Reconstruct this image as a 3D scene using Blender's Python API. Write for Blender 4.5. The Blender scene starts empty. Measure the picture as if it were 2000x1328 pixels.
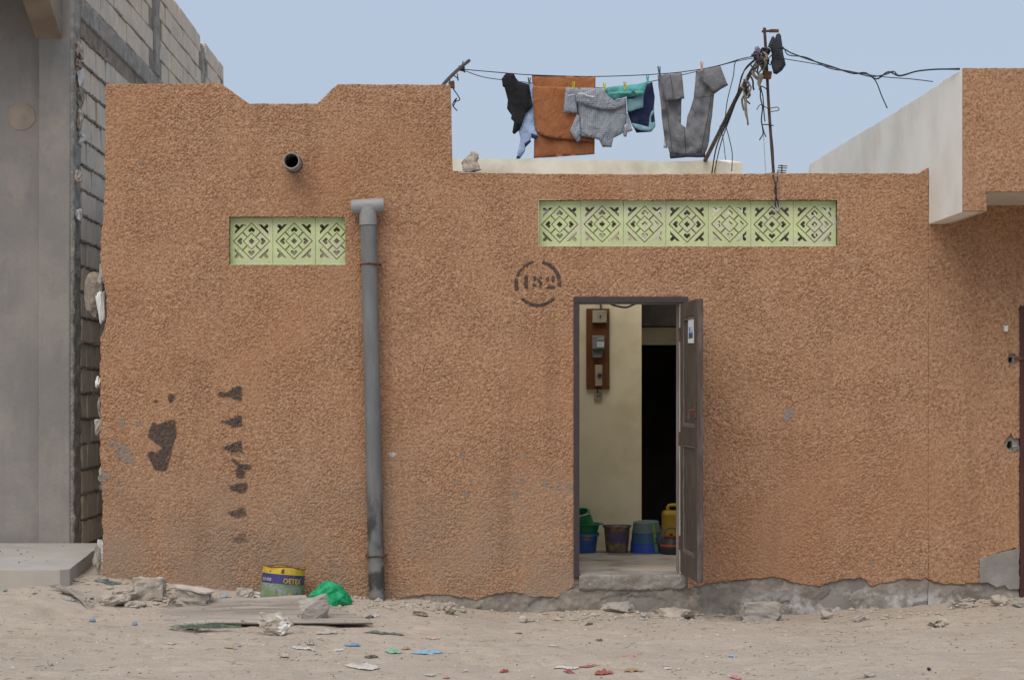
import bpy, bmesh, math, random
import numpy as np
from mathutils import Vector, Matrix, noise as mnoise
from mathutils.geometry import delaunay_2d_cdt

scene = bpy.context.scene
COL = scene.collection
R = math.radians
random.seed(7)

# ------------------------------------------------------------------ camera
D, S, CX, CY, H = 13.0, 270.0, 900.0, 770.0, 1.52     # distance to facade, px per metre on it, vanishing point, eye height
F = D * S
cam = bpy.data.cameras.new('camera')
cam_o = bpy.data.objects.new('camera', cam); COL.objects.link(cam_o)
cam_o.location = (0, -D, H); cam_o.rotation_euler = (R(90), 0, 0)
cam.sensor_width = 36.0; cam.lens = 36.0 * F / 2000.0
cam.shift_x = (1000 - CX) / 2000.0; cam.shift_y = (CY - 664) / 2000.0
cam.clip_end = 2000.0
scene.camera = cam_o

# ------------------------------------------------------------------ sky, sun, exposure
SUN_EL, SUN_AZ = 58.0, 207.0          # hazy sun behind the photographer, a little to the left
world = bpy.data.worlds.new('World'); scene.world = world; world.use_nodes = True
wn, wl = world.node_tree.nodes, world.node_tree.links
wn.clear()
sky = wn.new('ShaderNodeTexSky'); sky.sky_type = 'NISHITA'; sky.sun_disc = False
sky.sun_elevation = R(SUN_EL); sky.sun_rotation = R(SUN_AZ)
sky.air_density = 1.0; sky.dust_density = 5.0; sky.ozone_density = 1.0
wb = wn.new('ShaderNodeBackground'); wo = wn.new('ShaderNodeOutputWorld')
wm = wn.new('ShaderNodeMix'); wm.data_type = 'RGBA'; wm.inputs[0].default_value = 0.6
wm.inputs[7].default_value = (4.15, 4.85, 5.95, 1)      # even high haze over the whole dome
wl.new(sky.outputs[0], wm.inputs[6]); wl.new(wm.outputs[2], wb.inputs[0])
wb.inputs[1].default_value = 0.11
wl.new(wb.outputs[0], wo.inputs[0])
sun = bpy.data.lights.new('sun', 'SUN'); sun.energy = 1.5; sun.angle = R(62); sun.color = (1.0, 0.93, 0.83)
sun_o = bpy.data.objects.new('sun', sun); COL.objects.link(sun_o)
a = R(SUN_AZ); e = R(SUN_EL)
sdir = Vector((math.sin(a) * math.cos(e), math.cos(a) * math.cos(e), math.sin(e)))
sun_o.rotation_euler = (-sdir).to_track_quat('-Z', 'Y').to_euler(); sun_o.location = sdir * 30
scene.view_settings.view_transform = 'Standard'; scene.view_settings.look = 'None'
scene.view_settings.gamma = 1.0; scene.view_settings.use_curve_mapping = False
scene.view_settings.exposure = 0.37

# ------------------------------------------------------------------ maths helpers
def W(px, py, Y=0.0):
    k = (D + Y) / F
    return Vector(((px - CX) * k, Y, H + (CY - py) * k))
def wx(px, Y=0.0): return (px - CX) * (D + Y) / F
def wz(py, Y=0.0): return H + (CY - py) * (D + Y) / F

_rng = np.random.RandomState(3)
_perm = np.tile(_rng.permutation(256), 3)
_ang = _rng.rand(256) * 2 * np.pi
_gx, _gy = np.cos(_ang), np.sin(_ang)
def pn(x, y, seed=0):
    x = np.asarray(x, float) + seed * 17.37; y = np.asarray(y, float) - seed * 9.71
    xi = np.floor(x).astype(int); yi = np.floor(y).astype(int)
    xf = x - xi; yf = y - yi; xi &= 255; yi &= 255
    u = xf * xf * xf * (xf * (xf * 6 - 15) + 10); v = yf * yf * yf * (yf * (yf * 6 - 15) + 10)
    def g(ix, iy, dx, dy):
        h = _perm[_perm[ix] + iy]
        return _gx[h] * dx + _gy[h] * dy
    n00 = g(xi, yi, xf, yf); n10 = g(xi + 1, yi, xf - 1, yf)
    n01 = g(xi, yi + 1, xf, yf - 1); n11 = g(xi + 1, yi + 1, xf - 1, yf - 1)
    return (n00 * (1 - u) + n10 * u) * (1 - v) + (n01 * (1 - u) + n11 * u) * v
def sstep(a, b, x):
    t = np.clip((np.asarray(x, float) - a) / (b - a), 0, 1); return t * t * (3 - 2 * t)
def pip(loop, x, y):
    x = np.asarray(x, float); y = np.asarray(y, float)
    c = np.zeros(x.shape, bool); n = len(loop)
    for i in range(n):
        x1, y1 = loop[i]; x2, y2 = loop[(i + 1) % n]
        if y1 == y2: continue
        m = ((y1 > y) != (y2 > y)) & (x < (x2 - x1) * (y - y1) / (y2 - y1) + x1)
        c ^= m
    return c
def rough_line(pts, step, amp, seed=0, sc=0.05):
    """densify a polyline and make it uneven"""
    out = []
    for (x1, y1), (x2, y2) in zip(pts[:-1], pts[1:]):
        L = math.hypot(x2 - x1, y2 - y1); n = max(1, int(L / step))
        for i in range(n):
            t = i / n; x = x1 + (x2 - x1) * t; y = y1 + (y2 - y1) * t
            nx, ny = -(y2 - y1) / L, (x2 - x1) / L
            d = amp * float(pn(x / sc, y / sc, seed) + 0.5 * pn(x / sc * 2.3, y / sc * 2.3, seed + 3))
            out.append((x + nx * d, y + ny * d))
    out.append(pts[-1]); return out

# ------------------------------------------------------------------ ground height
_gp = np.array([(-900, .12), (0, .17), (150, .19), (200, .20), (300, .17), (400, .12), (560, .075), (740, .045), (850, .03), (910, -.02), (980, -.06),
                (1130, -.045), (1300, -.05), (1450, -.085), (1600, -.06), (1750, -.02), (1850, .01), (2000, .055), (2600, .08)])
_gpx = (_gp[:, 0] - CX) / S
def gz(x, y, fine=True):
    x = np.asarray(x, float); y = np.asarray(y, float)
    p = np.interp(x, _gpx, _gp[:, 1])
    f = np.interp(x, [-40, -3.5, -1, 1, 3.5, 40], [0.05, .06, .01, -.005, .02, .05])
    reach = np.interp(x, [-3.4, -2.85, -2.5, -.9, .2], [1.9, 1.7, .75, .85, 1.9])
    w = sstep(-1.0, -.05, y / reach)
    z = p * w + f * (1 - w)
    z = z + .03 * pn(x / 1.3, y / .8, 1) * sstep(-.1, -.8, y)
    near = np.exp(-((x / 9.0) ** 2)) 
    z = z + near * (.020 * pn(x / .36, y / .24, 2) + .012 * pn(x / .12, y / .08, 3) - .012 * sstep(.25, .42, pn(x / .16, y / .11, 12)) * sstep(-.2, -.6, y))
    if fine: z = z + near * (.0045 * pn(x / .05, y / .04, 4) + .003 * pn(x / .027, y / .024, 6))
    return z
def gzf(x, y): return float(gz(x, y))
def G(px, py):
    """point of the ground seen at a photo position"""
    Y = -0.5
    for _ in range(40):
        x = wx(px, Y); z = gzf(x, Y)
        Yn = (H - z) * F / max(20.0, (py - CY)) - D
        Y = 0.5 * Y + 0.5 * min(max(Yn, -4.5), 0.3)
    x = wx(px, Y); return Vector((x, Y, gzf(x, Y)))

# ------------------------------------------------------------------ materials
MATS = {}
def srgb(r, g, b):
    f = lambda c: ((c / 255) / 12.92) if c / 255 <= .04045 else (((c / 255) + .055) / 1.055) ** 2.4
    return (f(r), f(g), f(b))
class NT:
    def __init__(s, name):
        s.m = bpy.data.materials.new(name); s.m.use_nodes = True
        s.n = s.m.node_tree.nodes; s.l = s.m.node_tree.links
        s.b = s.n['Principled BSDF']
        s.pos = s.n.new('ShaderNodeNewGeometry').outputs['Position']
    def link(s, a, b): s.l.new(a, b)
    def noise(s, scale, detail=4, rough=.55, vec=None, dist=0.0):
        t = s.n.new('ShaderNodeTexNoise'); t.inputs['Scale'].default_value = scale
        t.inputs['Detail'].default_value = detail; t.inputs['Roughness'].default_value = rough; t.inputs['Distortion'].default_value = dist
        s.link(vec or s.pos, t.inputs['Vector']); return t.outputs[0]
    def scaled(s, sx, sy, sz, off=(0, 0, 0)):
        t = s.n.new('ShaderNodeMapping'); t.inputs['Scale'].default_value = (sx, sy, sz); t.inputs['Location'].default_value = off
        s.link(s.pos, t.inputs['Vector']); return t.outputs[0]
    def rng(s, v, a, b, c=0.0, d=1.0, smooth=True):
        t = s.n.new('ShaderNodeMapRange'); t.interpolation_type = 'SMOOTHSTEP' if smooth else 'LINEAR'
        for i, q in zip((1, 2, 3, 4), (a, b, c, d)): t.inputs[i].default_value = q
        s.link(v, t.inputs[0]); return t.outputs[0]
    def math(s, op, a, b=None):
        t = s.n.new('ShaderNodeMath'); t.operation = op
        for i, q in enumerate((a, b)):
            if q is None: continue
            if isinstance(q, (int, float)): t.inputs[i].default_value = q
            else: s.link(q, t.inputs[i])
        return t.outputs[0]
    def mix(s, f, a, b, mode='MIX'):
        t = s.n.new('ShaderNodeMix'); t.data_type = 'RGBA'; t.blend_type = mode
        for i, q in ((0, f), (6, a), (7, b)):
            if isinstance(q, (int, float)): t.inputs[i].default_value = q
            elif isinstance(q, tuple): t.inputs[i].default_value = (*q[:3], 1)
            else: s.link(q, t.inputs[i])
        return t.outputs[2]
    def sep(s):
        t = s.n.new('ShaderNodeSeparateXYZ'); s.link(s.pos, t.inputs[0]); return t.outputs
    def bump(s, h, strength=.4, dist=.004):
        t = s.n.new('ShaderNodeBump'); t.inputs['Strength'].default_value = strength; t.inputs['Distance'].default_value = dist
        s.link(h, t.inputs['Height']); s.link(t.outputs[0], s.b.inputs['Normal'])
    def done(s, col, rough=.9, spec=.25, metal=0.0):
        if isinstance(col, tuple): s.b.inputs['Base Color'].default_value = (*col[:3], 1)
        else: s.link(col, s.b.inputs['Base Color'])
        s.b.inputs['Roughness'].default_value = rough; s.b.inputs['Specular IOR Level'].default_value = spec
        s.b.inputs['Metallic'].default_value = metal
        return s.m
def mat(name, c1, c2=None, scale=6, rough=.88, spec=.25, bump=.3, bscale=60, dist=.004, metal=0.0, speck=None, stretch=None, c3=None, s3=1.2):
    if name in MATS: return MATS[name]
    t = NT(name); c2 = c2 or tuple(v * .75 for v in c1)
    vec = t.scaled(*stretch) if stretch else None
    f = t.rng(t.noise(scale, 5, .6, vec), .32, .68)
    col = t.mix(f, c1, c2)
    if c3: col = t.mix(t.rng(t.noise(s3, 4, .6, vec), .45, .7), col, c3)
    if speck: col = t.mix(t.rng(t.noise(speck[0], 2, .5), speck[1], speck[1] + .06), col, speck[2])
    if bump: t.bump(t.noise(bscale, 5, .65, vec), bump, dist)
    MATS[name] = t.done(col, rough, spec, metal); return MATS[name]

def plaster_mat(name, tint=(1, 1, 1), dirt=True):
    t = NT(name)
    c = lambda r, g, b: (r * tint[0], g * tint[1], b * tint[2])
    col = t.mix(t.rng(t.noise(2.2, 4, .6), .35, .65), c(.408, .238, .138), c(.382, .214, .120))
    col = t.mix(t.rng(t.noise(38, 3, .6), .40, .66), col, c(.485, .300, .185))
    crevice_shade = t.noise(72, 4, .62, dist=.6)
    col = t.mix(t.rng(crevice_shade, .50, .60, 0, .8), col, c(.225, .105, .057))  # dark flecks painted in place of shade in the render's crevices
    col = t.mix(t.rng(t.noise(.7, 3, .5), .45, .7, 0, .5), col, c(.385, .19, .10))
    if dirt:
        X, Y, Z = t.sep()
        low = t.rng(Z, .1, 1.55, 1, 0)
        left = t.rng(X, .7, 1.7, 1, .15)
        n = t.rng(t.noise(1.5, 6, .7), .36, .60)
        m = t.math('MULTIPLY', t.math('MULTIPLY', low, left), t.math('ADD', t.math('MULTIPLY', n, .8), .12))
        col = t.mix(m, col, (.315, .225, .16))
        streak = t.rng(t.noise(1.0, 4, .6, t.scaled(5, 5, .35)), .55, .72, 0, .35)
        col = t.mix(streak, col, (.26, .145, .085))
        pale = t.rng(t.noise(3.2, 6, .72, t.scaled(1, 1, 1.6, (2, 0, 5))), .56, .70, 0, .4)
        col = t.mix(pale, col, (.43, .29, .19))
    t.bump(t.noise(150, 4, .7), .5, .004)
    return t.done(col, .95, .15)

# ------------------------------------------------------------------ object helpers
def finish(o, parent=None, label=None, cat=None, group=None, kind=None):
    COL.objects.link(o)
    if parent: o.parent = parent
    if label: o['label'] = label
    if cat: o['category'] = cat
    if group: o['group'] = group
    if kind: o['kind'] = kind
    return o
ORIG = {}
def thing(name, loc, label, cat, group=None):
    o = bpy.data.objects.new(name, None); o.location = loc; o.empty_display_size = .1
    ORIG[o.name] = Vector(loc)
    return finish(o, None, label, cat, group)
def link_mesh(name, verts, faces, m, parent=None, label=None, cat=None, group=None, kind=None, smooth=False, bevel=0, origin=None, solid=0):
    """verts are world coordinates"""
    if parent: org = ORIG[parent.name]
    elif origin is not None: org = Vector(origin)
    else:
        v = np.asarray(verts, float); org = Vector((v[:, 0].mean(), v[:, 1].mean(), v[:, 2].min()))
    me = bpy.data.meshes.new(name)
    va = np.asarray(verts, float) - np.array(org)
    me.from_pydata(va.tolist(), [], [tuple(int(i) for i in f) for f in faces]); me.update()
    if smooth: me.polygons.foreach_set('use_smooth', [True] * len(me.polygons))
    me.materials.append(m)
    o = bpy.data.objects.new(name, me)
    if not parent: o.location = org
    ORIG[o.name] = org
    finish(o, parent, label, cat, group, kind)
    if solid:
        s = o.modifiers.new('thickness', 'SOLIDIFY'); s.thickness = solid; s.offset = 0
    if bevel:
        b = o.modifiers.new('bevel', 'BEVEL'); b.width = bevel; b.segments = 2; b.limit_method = 'ANGLE'; b.angle_limit = R(40)
    return o
class MB:
    def __init__(s): s.v = []; s.f = []
    def add(s, v, f):
        n = len(s.v); s.v += [tuple(p) for p in v]; s.f += [tuple(i + n for i in q) for q in f]; return s
    def box(s, x0, x1, y0, y1, z0, z1, j=0):
        v = [(x, y, z) for z in (z0, z1) for y in (y0, y1) for x in (x0, x1)]
        if j: v = [tuple(c + random.uniform(-j, j) for c in p) for p in v]
        return s.add(v, [(0, 2, 3, 1), (4, 5, 7, 6), (0, 1, 5, 4), (2, 6, 7, 3), (0, 4, 6, 2), (1, 3, 7, 5)])
    def tube(s, pts, r, seg=6, smooth_n=0, cap=True):
        P = [Vector(p) for p in pts]
        if smooth_n:
            Q = []
            for i in range(len(P) - 1):
                p0 = P[max(i - 1, 0)]; p1 = P[i]; p2 = P[i + 1]; p3 = P[min(i + 2, len(P) - 1)]
                for k in range(smooth_n):
                    t = k / smooth_n
                    Q.append(.5 * ((2 * p1) + (p2 - p0) * t + (2 * p0 - 5 * p1 + 4 * p2 - p3) * t * t + (3 * p1 - p0 - 3 * p2 + p3) * t ** 3))
            Q.append(P[-1]); P = Q
        rr = r if isinstance(r, (list, tuple)) else None
        v = []; f = []; up = Vector((0.13, 0.97, 0.2)).normalized()
        for i, p in enumerate(P):
            t = (P[min(i + 1, len(P) - 1)] - P[max(i - 1, 0)])
            t = t.normalized() if t.length > 1e-9 else Vector((0, 0, 1))
            a = t.cross(up)
            if a.length < 1e-3: a = t.cross(Vector((1, 0, 0)))
            a.normalize(); b = t.cross(a)
            q = (rr[0] + (rr[1] - rr[0]) * i / max(1, len(P) - 1)) if rr else r
            for k in range(seg):
                an = 2 * math.pi * k / seg
                v.append(p + a * math.cos(an) * q + b * math.sin(an) * q)
        for i in range(len(P) - 1):
            for k in range(seg):
                k2 = (k + 1) % seg
                f.append((i * seg + k, i * seg + k2, (i + 1) * seg + k2, (i + 1) * seg + k))
        if cap: f.append(tuple(range(seg - 1, -1, -1))); f.append(tuple((len(P) - 1) * seg + k for k in range(seg)))
        return s.add(v, f)
    def lathe(s, c, prof, seg=28, tilt=None, sx=1, sy=1):
        """prof: (radius, z) from the base up"""
        v = []; f = []; c = Vector(c)
        for r, z in prof:
            for k in range(seg):
                an = 2 * math.pi * k / seg
                p = Vector((r * sx * math.cos(an), r * sy * math.sin(an), z))
                if tilt: p = tilt @ p
                v.append(c + p)
        for i in range(len(prof) - 1):
            for k in range(seg):
                k2 = (k + 1) % seg
                f.append((i * seg + k, i * seg + k2, (i + 1) * seg + k2, (i + 1) * seg + k))
        f.append(tuple(range(seg - 1, -1, -1))); f.append(tuple((len(prof) - 1) * seg + k for k in range(seg)))
        return s.add(v, f)
    def build(s, name, m, parent=None, **kw): return link_mesh(name, s.v, s.f, m, parent, **kw)

def tri2d(loops, extra=()):
    vs = []; es = []
    for L in loops:
        n = len(vs); vs += [Vector(p) for p in L]; es += [(n + i, n + (i + 1) % len(L)) for i in range(len(L))]
    vs += [Vector(p) for p in extra]
    ov, oe, of = delaunay_2d_cdt(vs, es, [], 0, 1e-6)[:3]
    P = np.array([(p.x, p.y) for p in ov]); T = np.array([f for f in of])
    c = P[T].mean(axis=1); ins = np.zeros(len(T), bool)
    for L in loops: ins ^= pip(L, c[:, 0], c[:, 1])
    return P, T[ins]
def boundary(T):
    e = {}
    for t in T:
        for i in range(3):
            a, b = int(t[i]), int(t[(i + 1) % 3]); k = (min(a, b), max(a, b))
            e[k] = None if k in e else (a, b)
    return [v for v in e.values() if v]
def prism(loops, d0, d1, fmap):
    """loops in 2D, extruded from d0 (front) to d1; fmap(u, v, d) -> world point"""
    P, T = tri2d(loops); n = len(P)
    v = [fmap(p[0], p[1], d0) for p in P] + [fmap(p[0], p[1], d1) for p in P]
    f = [tuple(t) for t in T] + [(t[2] + n, t[1] + n, t[0] + n) for t in T] + [(b, a, a + n, b + n) for a, b in boundary(T)]
    return v, f
fxz = lambda u, v, d: (u, d, v)

def grid_sheet(name, x0, x1, z0, z1, step, inside, height, m, parent, y0=0.0, depth=.03, snapx=(), snapz=(), snap_loop=None, fmap=None, kind=None):
    """dense rough sheet facing -y: cells kept where inside(x, z), relief from height(x, z)"""
    xs = np.arange(x0, x1 + step * .5, step); zs = np.arange(z0, z1 + step * .5, step)
    for v in snapx: xs[np.argmin(abs(xs - v))] = v
    for v in snapz: zs[np.argmin(abs(zs - v))] = v
    nx, nz = len(xs), len(zs)
    cx = (xs[:-1] + xs[1:]) / 2; cz = (zs[:-1] + zs[1:]) / 2
    MX, MZ = np.meshgrid(cx, cz, indexing='ij')
    keep = inside(MX, MZ)
    I, K = np.nonzero(keep)
    a = I * nz + K
    quads = np.stack([a, a + nz, a + nz + 1, a + 1], 1)
    used, inv = np.unique(quads, return_inverse=True); quads = inv.reshape(quads.shape)
    X = xs[used // nz]; Z = zs[used % nz]
    # boundary edges
    e = np.concatenate([quads[:, [i, (i + 1) % 4]] for i in range(4)])
    key = np.minimum(e[:, 0], e[:, 1]).astype(np.int64) * (len(used) + 1) + np.maximum(e[:, 0], e[:, 1])
    u, idx, cnt = np.unique(key, return_index=True, return_counts=True)
    be = e[idx[cnt == 1]]
    bv = np.unique(be)
    if snap_loop is not None:
        bx, bz = X[bv], Z[bv]; best = np.full(len(bv), 1e9); qx = bx.copy(); qz = bz.copy()
        for (ax, az), (cx_, cz_) in snap_loop:
            dx, dz = cx_ - ax, cz_ - az; L = dx * dx + dz * dz
            t = np.clip(((bx - ax) * dx + (bz - az) * dz) / L, 0, 1)
            px, pz = ax + t * dx, az + t * dz; d = np.hypot(px - bx, pz - bz); mk = d < best
            best[mk] = d[mk]; qx[mk] = px[mk]; qz[mk] = pz[mk]
        mk = best < step * 1.2
        X[bv[mk]] = qx[mk]; Z[bv[mk]] = qz[mk]
    Yv = y0 - height(X, Z)
    n = len(used)
    rem = np.full(n, -1); rem[bv] = np.arange(len(bv)) + n
    side = np.stack([be[:, 1], be[:, 0], rem[be[:, 0]], rem[be[:, 1]]], 1)
    V = np.concatenate([np.stack([X, Yv, Z], 1), np.stack([X[bv], np.full(len(bv), y0 + depth), Z[bv]], 1)])
    Fq = np.concatenate([quads, side])
    if fmap: V = fmap(V)
    org = ORIG[parent.name]
    me = bpy.data.meshes.new(name)
    me.vertices.add(len(V)); me.vertices.foreach_set('co', (V - np.array(org)).astype(np.float32).ravel())
    me.loops.add(len(Fq) * 4); me.loops.foreach_set('vertex_index', Fq.astype(np.int32).ravel())
    me.polygons.add(len(Fq)); me.polygons.foreach_set('loop_start', np.arange(0, len(Fq) * 4, 4, dtype=np.int32))
    me.update(calc_edges=True); me.validate()
    me.polygons.foreach_set('use_smooth', np.ones(len(me.polygons), bool))
    me.materials.append(m)
    o = bpy.data.objects.new(name, me); ORIG[o.name] = org
    return finish(o, parent, kind=kind)

def plaster_h(x, z):
    """thrown render: flat-topped crumbs with winding crevices"""
    wxx = x + .012 * pn(x / .025, z / .025, 21); wzz = z + .012 * pn(x / .025, z / .025, 22)
    n = pn(wxx / .023, wzz / .019, 5) + .5 * pn(wxx / .0125, wzz / .011, 6)
    a = np.clip(np.abs(n) * 7.5 - .15, 0, 1)
    soft = .6 + .4 * sstep(-.25, .25, pn(x / .35, z / .35, 8))
    return .0080 * a * soft + .0014 * pn(x / .012, z / .012, 7) + .005 * pn(x / .45, z / .4, 9)

# ------------------------------------------------------------------ shared materials
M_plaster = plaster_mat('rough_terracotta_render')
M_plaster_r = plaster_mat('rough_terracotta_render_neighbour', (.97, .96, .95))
M_cement = mat('bare_cement', (.27, .25, .225), (.20, .18, .16), 4, bump=.6, bscale=45, dist=.008, c3=(.33, .32, .31), s3=2.4)
M_plinth = None
t = NT('plinth_cement')
c_ = t.mix(t.rng(t.noise(5, 6, .7), .35, .65), (.29, .262, .225), (.19, .165, .138))
c_ = t.mix(t.rng(t.noise(11, 6, .75), .50, .64, 0, .7), c_, (.36, .31, .25))
X_, Y_, Z_ = t.sep()
wht = t.math('MULTIPLY', t.rng(t.noise(5.5, 7, .75), .44, .58), t.math('MULTIPLY', t.rng(X_, 1.85, 2.2), t.rng(Z_, .02, .16, 1, .0)))
c_ = t.mix(t.math('MULTIPLY', wht, .6), c_, (.56, .55, .54))
t.bump(t.noise(60, 5, .7), .6, .008); M_plinth = t.done(c_, .95, .2)
M_step = mat('worn_step_cement', (.33, .305, .27), (.25, .225, .195), 7, .95, .15, bump=.8, bscale=70, dist=.01, c3=(.20, .17, .14), s3=5, speck=(55, .66, (.52, .50, .47)))
M_conc_wall = None
t = NT('smooth_grey_concrete')
c_ = t.mix(t.rng(t.noise(1.6, 5, .6), .33, .67), (.235, .225, .215), (.31, .283, .255))
c_ = t.mix(t.rng(t.noise(1.0, 5, .65, t.scaled(3, 3, .6)), .5, .72, 0, .75), c_, (.20, .195, .19))
c_ = t.mix(t.rng(t.noise(.9, 4, .6), .55, .75, 0, .6), c_, (.40, .34, .285))
c_ = t.mix(t.rng(t.noise(9, 5, .7), .6, .75, 0, .35), c_, (.16, .155, .15))
c_ = t.mix(t.rng(t.noise(3.5, 7, .75, t.scaled(1.2, 1.2, .8, (3, 0, 1))), .50, .62, 0, .5), c_, (.24, .225, .21))
c_ = t.mix(t.rng(t.noise(70, 3, .6), .66, .72, 0, .7), c_, (.10, .095, .09))
c_ = t.mix(t.rng(t.noise(2.4, 6, .7, t.scaled(5, 5, .5, (1, 0, 2))), .58, .74, 0, .22), c_, (.40, .37, .33))
t.bump(t.noise(22, 8, .8), .6, .010); M_conc_wall = t.done(c_, .88, .25)
M_rough_conc = mat('rough_concrete', (.42, .39, .345), (.25, .235, .215), 9, bump=1.0, bscale=40, dist=.02, c3=(.33, .31, .28), s3=3)
M_blocks = [mat('concrete_block_a', (.64, .56, .46), (.53, .47, .40), 7, bump=.5, bscale=90),
            mat('concrete_block_b', (.58, .52, .44), (.48, .43, .37), 8, bump=.5, bscale=90),
            mat('concrete_block_c', (.66, .55, .43), (.54, .47, .39), 6, bump=.5, bscale=90)]
M_mortar = mat('mortar', (.36, .30, .24), (.24, .205, .17), 16, bump=1.0, bscale=70, dist=.015, c3=(.17, .15, .13), s3=5)
M_lattice = mat('pale_green_paint', (.59, .655, .355), (.51, .57, .305), 7, .8, .2, bump=.5, bscale=80, c3=(.56, .57, .39), s3=5, speck=(45, .66, (.30, .30, .18)))
M_cream = mat('cream_wall_paint', (.80, .71, .50), (.75, .665, .46), 3, .8, .25, bump=.25, bscale=50, c3=(.66, .57, .37), s3=2.4)
M_roofcream = mat('cream_roof_paint', (.80, .76, .64), (.74, .70, .58), 4, .85, .2, bump=.3, bscale=50, c3=(.52, .47, .36), s3=1.6)
M_white = mat('weathered_white_wall', (.85, .83, .77), (.79, .77, .70), 2.5, .85, .2, bump=.3, bscale=40, c3=(.72, .69, .62), s3=1.3)
M_soffit = mat('soffit_paint', (.60, .56, .48), (.52, .48, .41), 5, .9, .2, bump=.2)
M_frame = mat('dark_brown_paint', (.058, .042, .042), (.04, .03, .03), 20, .55, .4, bump=.3, bscale=60, stretch=(8, 8, 1))
M_door = mat('weathered_door_paint', (.085, .060, .049), (.058, .041, .034), 9, .6, .4, bump=.35, bscale=40, c3=(.125, .105, .097), s3=4, stretch=(6, 6, 1))
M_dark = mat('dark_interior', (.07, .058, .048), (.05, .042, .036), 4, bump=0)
M_floor = mat('worn_cement_floor', (.44, .385, .325), (.34, .295, .245), 3, .85, .25, bump=.4, bscale=40, c3=(.17, .14, .115), s3=3)
M_pipe = mat('grey_plastic', (.235, .25, .26), (.195, .205, .215), 5, .5, .4, bump=.1, bscale=30, stretch=(3, 3, .6))
M_pipe_top = mat('pale_grey_plastic', (.28, .285, .28), (.235, .238, .235), 6, .5, .4, bump=.1)
M_rust = mat('rusty_steel', (.15, .075, .045), (.085, .045, .03), 40, .85, .3, bump=.6, bscale=120)
M_black = mat('black_cable', (.022, .024, .027), (.03, .032, .036), 30, .6, .4, bump=0)
M_rock = mat('broken_concrete', (.42, .365, .30), (.33, .285, .235), 12, .95, .15, bump=.8, bscale=60, dist=.012, c3=(.47, .43, .37), s3=8)
M_rock_g = mat('broken_grey_concrete', (.40, .365, .325), (.33, .30, .27), 9, .95, .15, bump=.7, bscale=70, dist=.01)
M_rock_w = mat('lime_crusted_stone', (.42, .37, .31), (.34, .29, .24), 10, .95, .15, bump=.7, bscale=60, dist=.01, c3=(.74, .72, .68), s3=9)
M_paint = mat('faded_black_paint', (.105, .082, .072), (.06, .055, .055), 55, .9, .15, bump=.4, bscale=120)
M_scuff = mat('grey_cement_smear', (.36, .335, .30), (.31, .285, .25), 20, .95, .15, bump=.4, bscale=90)
M_lime = mat('white_lime', (.70, .69, .66), (.60, .59, .56), 10, .9, .2, bump=.6, bscale=50, dist=.01)

# ------------------------------------------------------------------ ground (one sheet to the horizon)
def axis(a, b, step, far):
    c = np.arange(a, b, step); o = [c[-1]]; s = step
    while o[-1] < far: s *= 1.35; o.append(o[-1] + s)
    lo = [c[0]]; s = step
    while lo[-1] > -far: s *= 1.35; lo.append(lo[-1] - s)
    return np.concatenate([lo[:0:-1], c, o[1:]])
gxs = axis(-4.6, 5.2, .024, 600.); gys = axis(-4.3, .35, .02, 600.)
GX, GY = np.meshgrid(gxs, gys, indexing='ij'); GZ = gz(GX, GY)
nX, nY = GX.shape
ia = (np.arange(nX - 1)[:, None] * nY + np.arange(nY - 1)[None, :]).ravel()
gq = np.stack([ia, ia + nY, ia + nY + 1, ia + 1], 1)
me = bpy.data.meshes.new('sandy_ground')
me.vertices.add(nX * nY); me.vertices.foreach_set('co', np.stack([GX, GY, GZ], -1).astype(np.float32).ravel())
me.loops.add(len(gq) * 4); me.loops.foreach_set('vertex_index', gq.astype(np.int32).ravel())
me.polygons.add(len(gq)); me.polygons.foreach_set('loop_start', np.arange(0, len(gq) * 4, 4, dtype=np.int32))
me.update(calc_edges=True); me.polygons.foreach_set('use_smooth', np.ones(len(gq), bool))
t = NT('trodden_sand')
c_ = t.mix(t.rng(t.noise(1.1, 5, .6), .35, .65), (.43, .372, .308), (.385, .333, .278))
c_ = t.mix(t.rng(t.noise(4, 6, .7, t.scaled(.5, 1.8, 1)), .54, .68, 0, .75), c_, (.33, .255, .185))
c_ = t.mix(t.rng(t.noise(28, 4, .7), .56, .68, 0, .55), c_, (.27, .205, .15))
c_ = t.mix(t.rng(t.noise(160, 2, .6), .60, .68, 0, .7), c_, (.17, .14, .115))
c_ = t.mix(t.rng(t.noise(120, 2, .6, t.scaled(1, 1, 1, (5, 3, 1))), .63, .70, 0, .6), c_, (.62, .56, .48))
t.bump(t.noise(55, 7, .75), .7, .012)
me.materials.append(t.done(c_, .97, .1))
g = bpy.data.objects.new('ground', me); finish(g, kind='structure'); g['label'] = 'trodden pale sandy street in front of the houses'

# ================================================================== TERRACOTTA HOUSE
house = thing('terracotta_house', (0.4, 0, 0), 'low house with rough terracotta render, pale green lattice vents and an open door', 'house')
HL, HR = wx(200), wx(1813)
top_pts = [(207, 165), (430, 163), (487, 203), (620, 203), (660, 165), (880, 166), (884, 334), (930, 338), (1100, 340), (1300, 341), (1500, 339), (1796, 339), (1806, 331), (1813, 328)]
left_pts = [(207, 165), (206, 300), (203, 400), (200, 440), (197, 470), (196, 500), (201, 540), (208, 580), (209, 612), (204, 640), (197, 660), (196, 720), (197, 800), (196, 880), (200, 960), (201, 1060), (201, 1140)]
bot_pts = [(201, 1175), (740, 1175), (790, 1166), (850, 1160), (880, 1162), (930, 1171), (980, 1157), (1000, 1155), (1040, 1165), (1090, 1166), (1110, 1151), (1120, 1143),
           (1121, 1150), (1345, 1150), (1372, 1142), (1400, 1136), (1450, 1131), (1520, 1127), (1560, 1140), (1598, 1144), (1640, 1131), (1680, 1127), (1702, 1143), (1760, 1130), (1813, 1130)]
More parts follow.
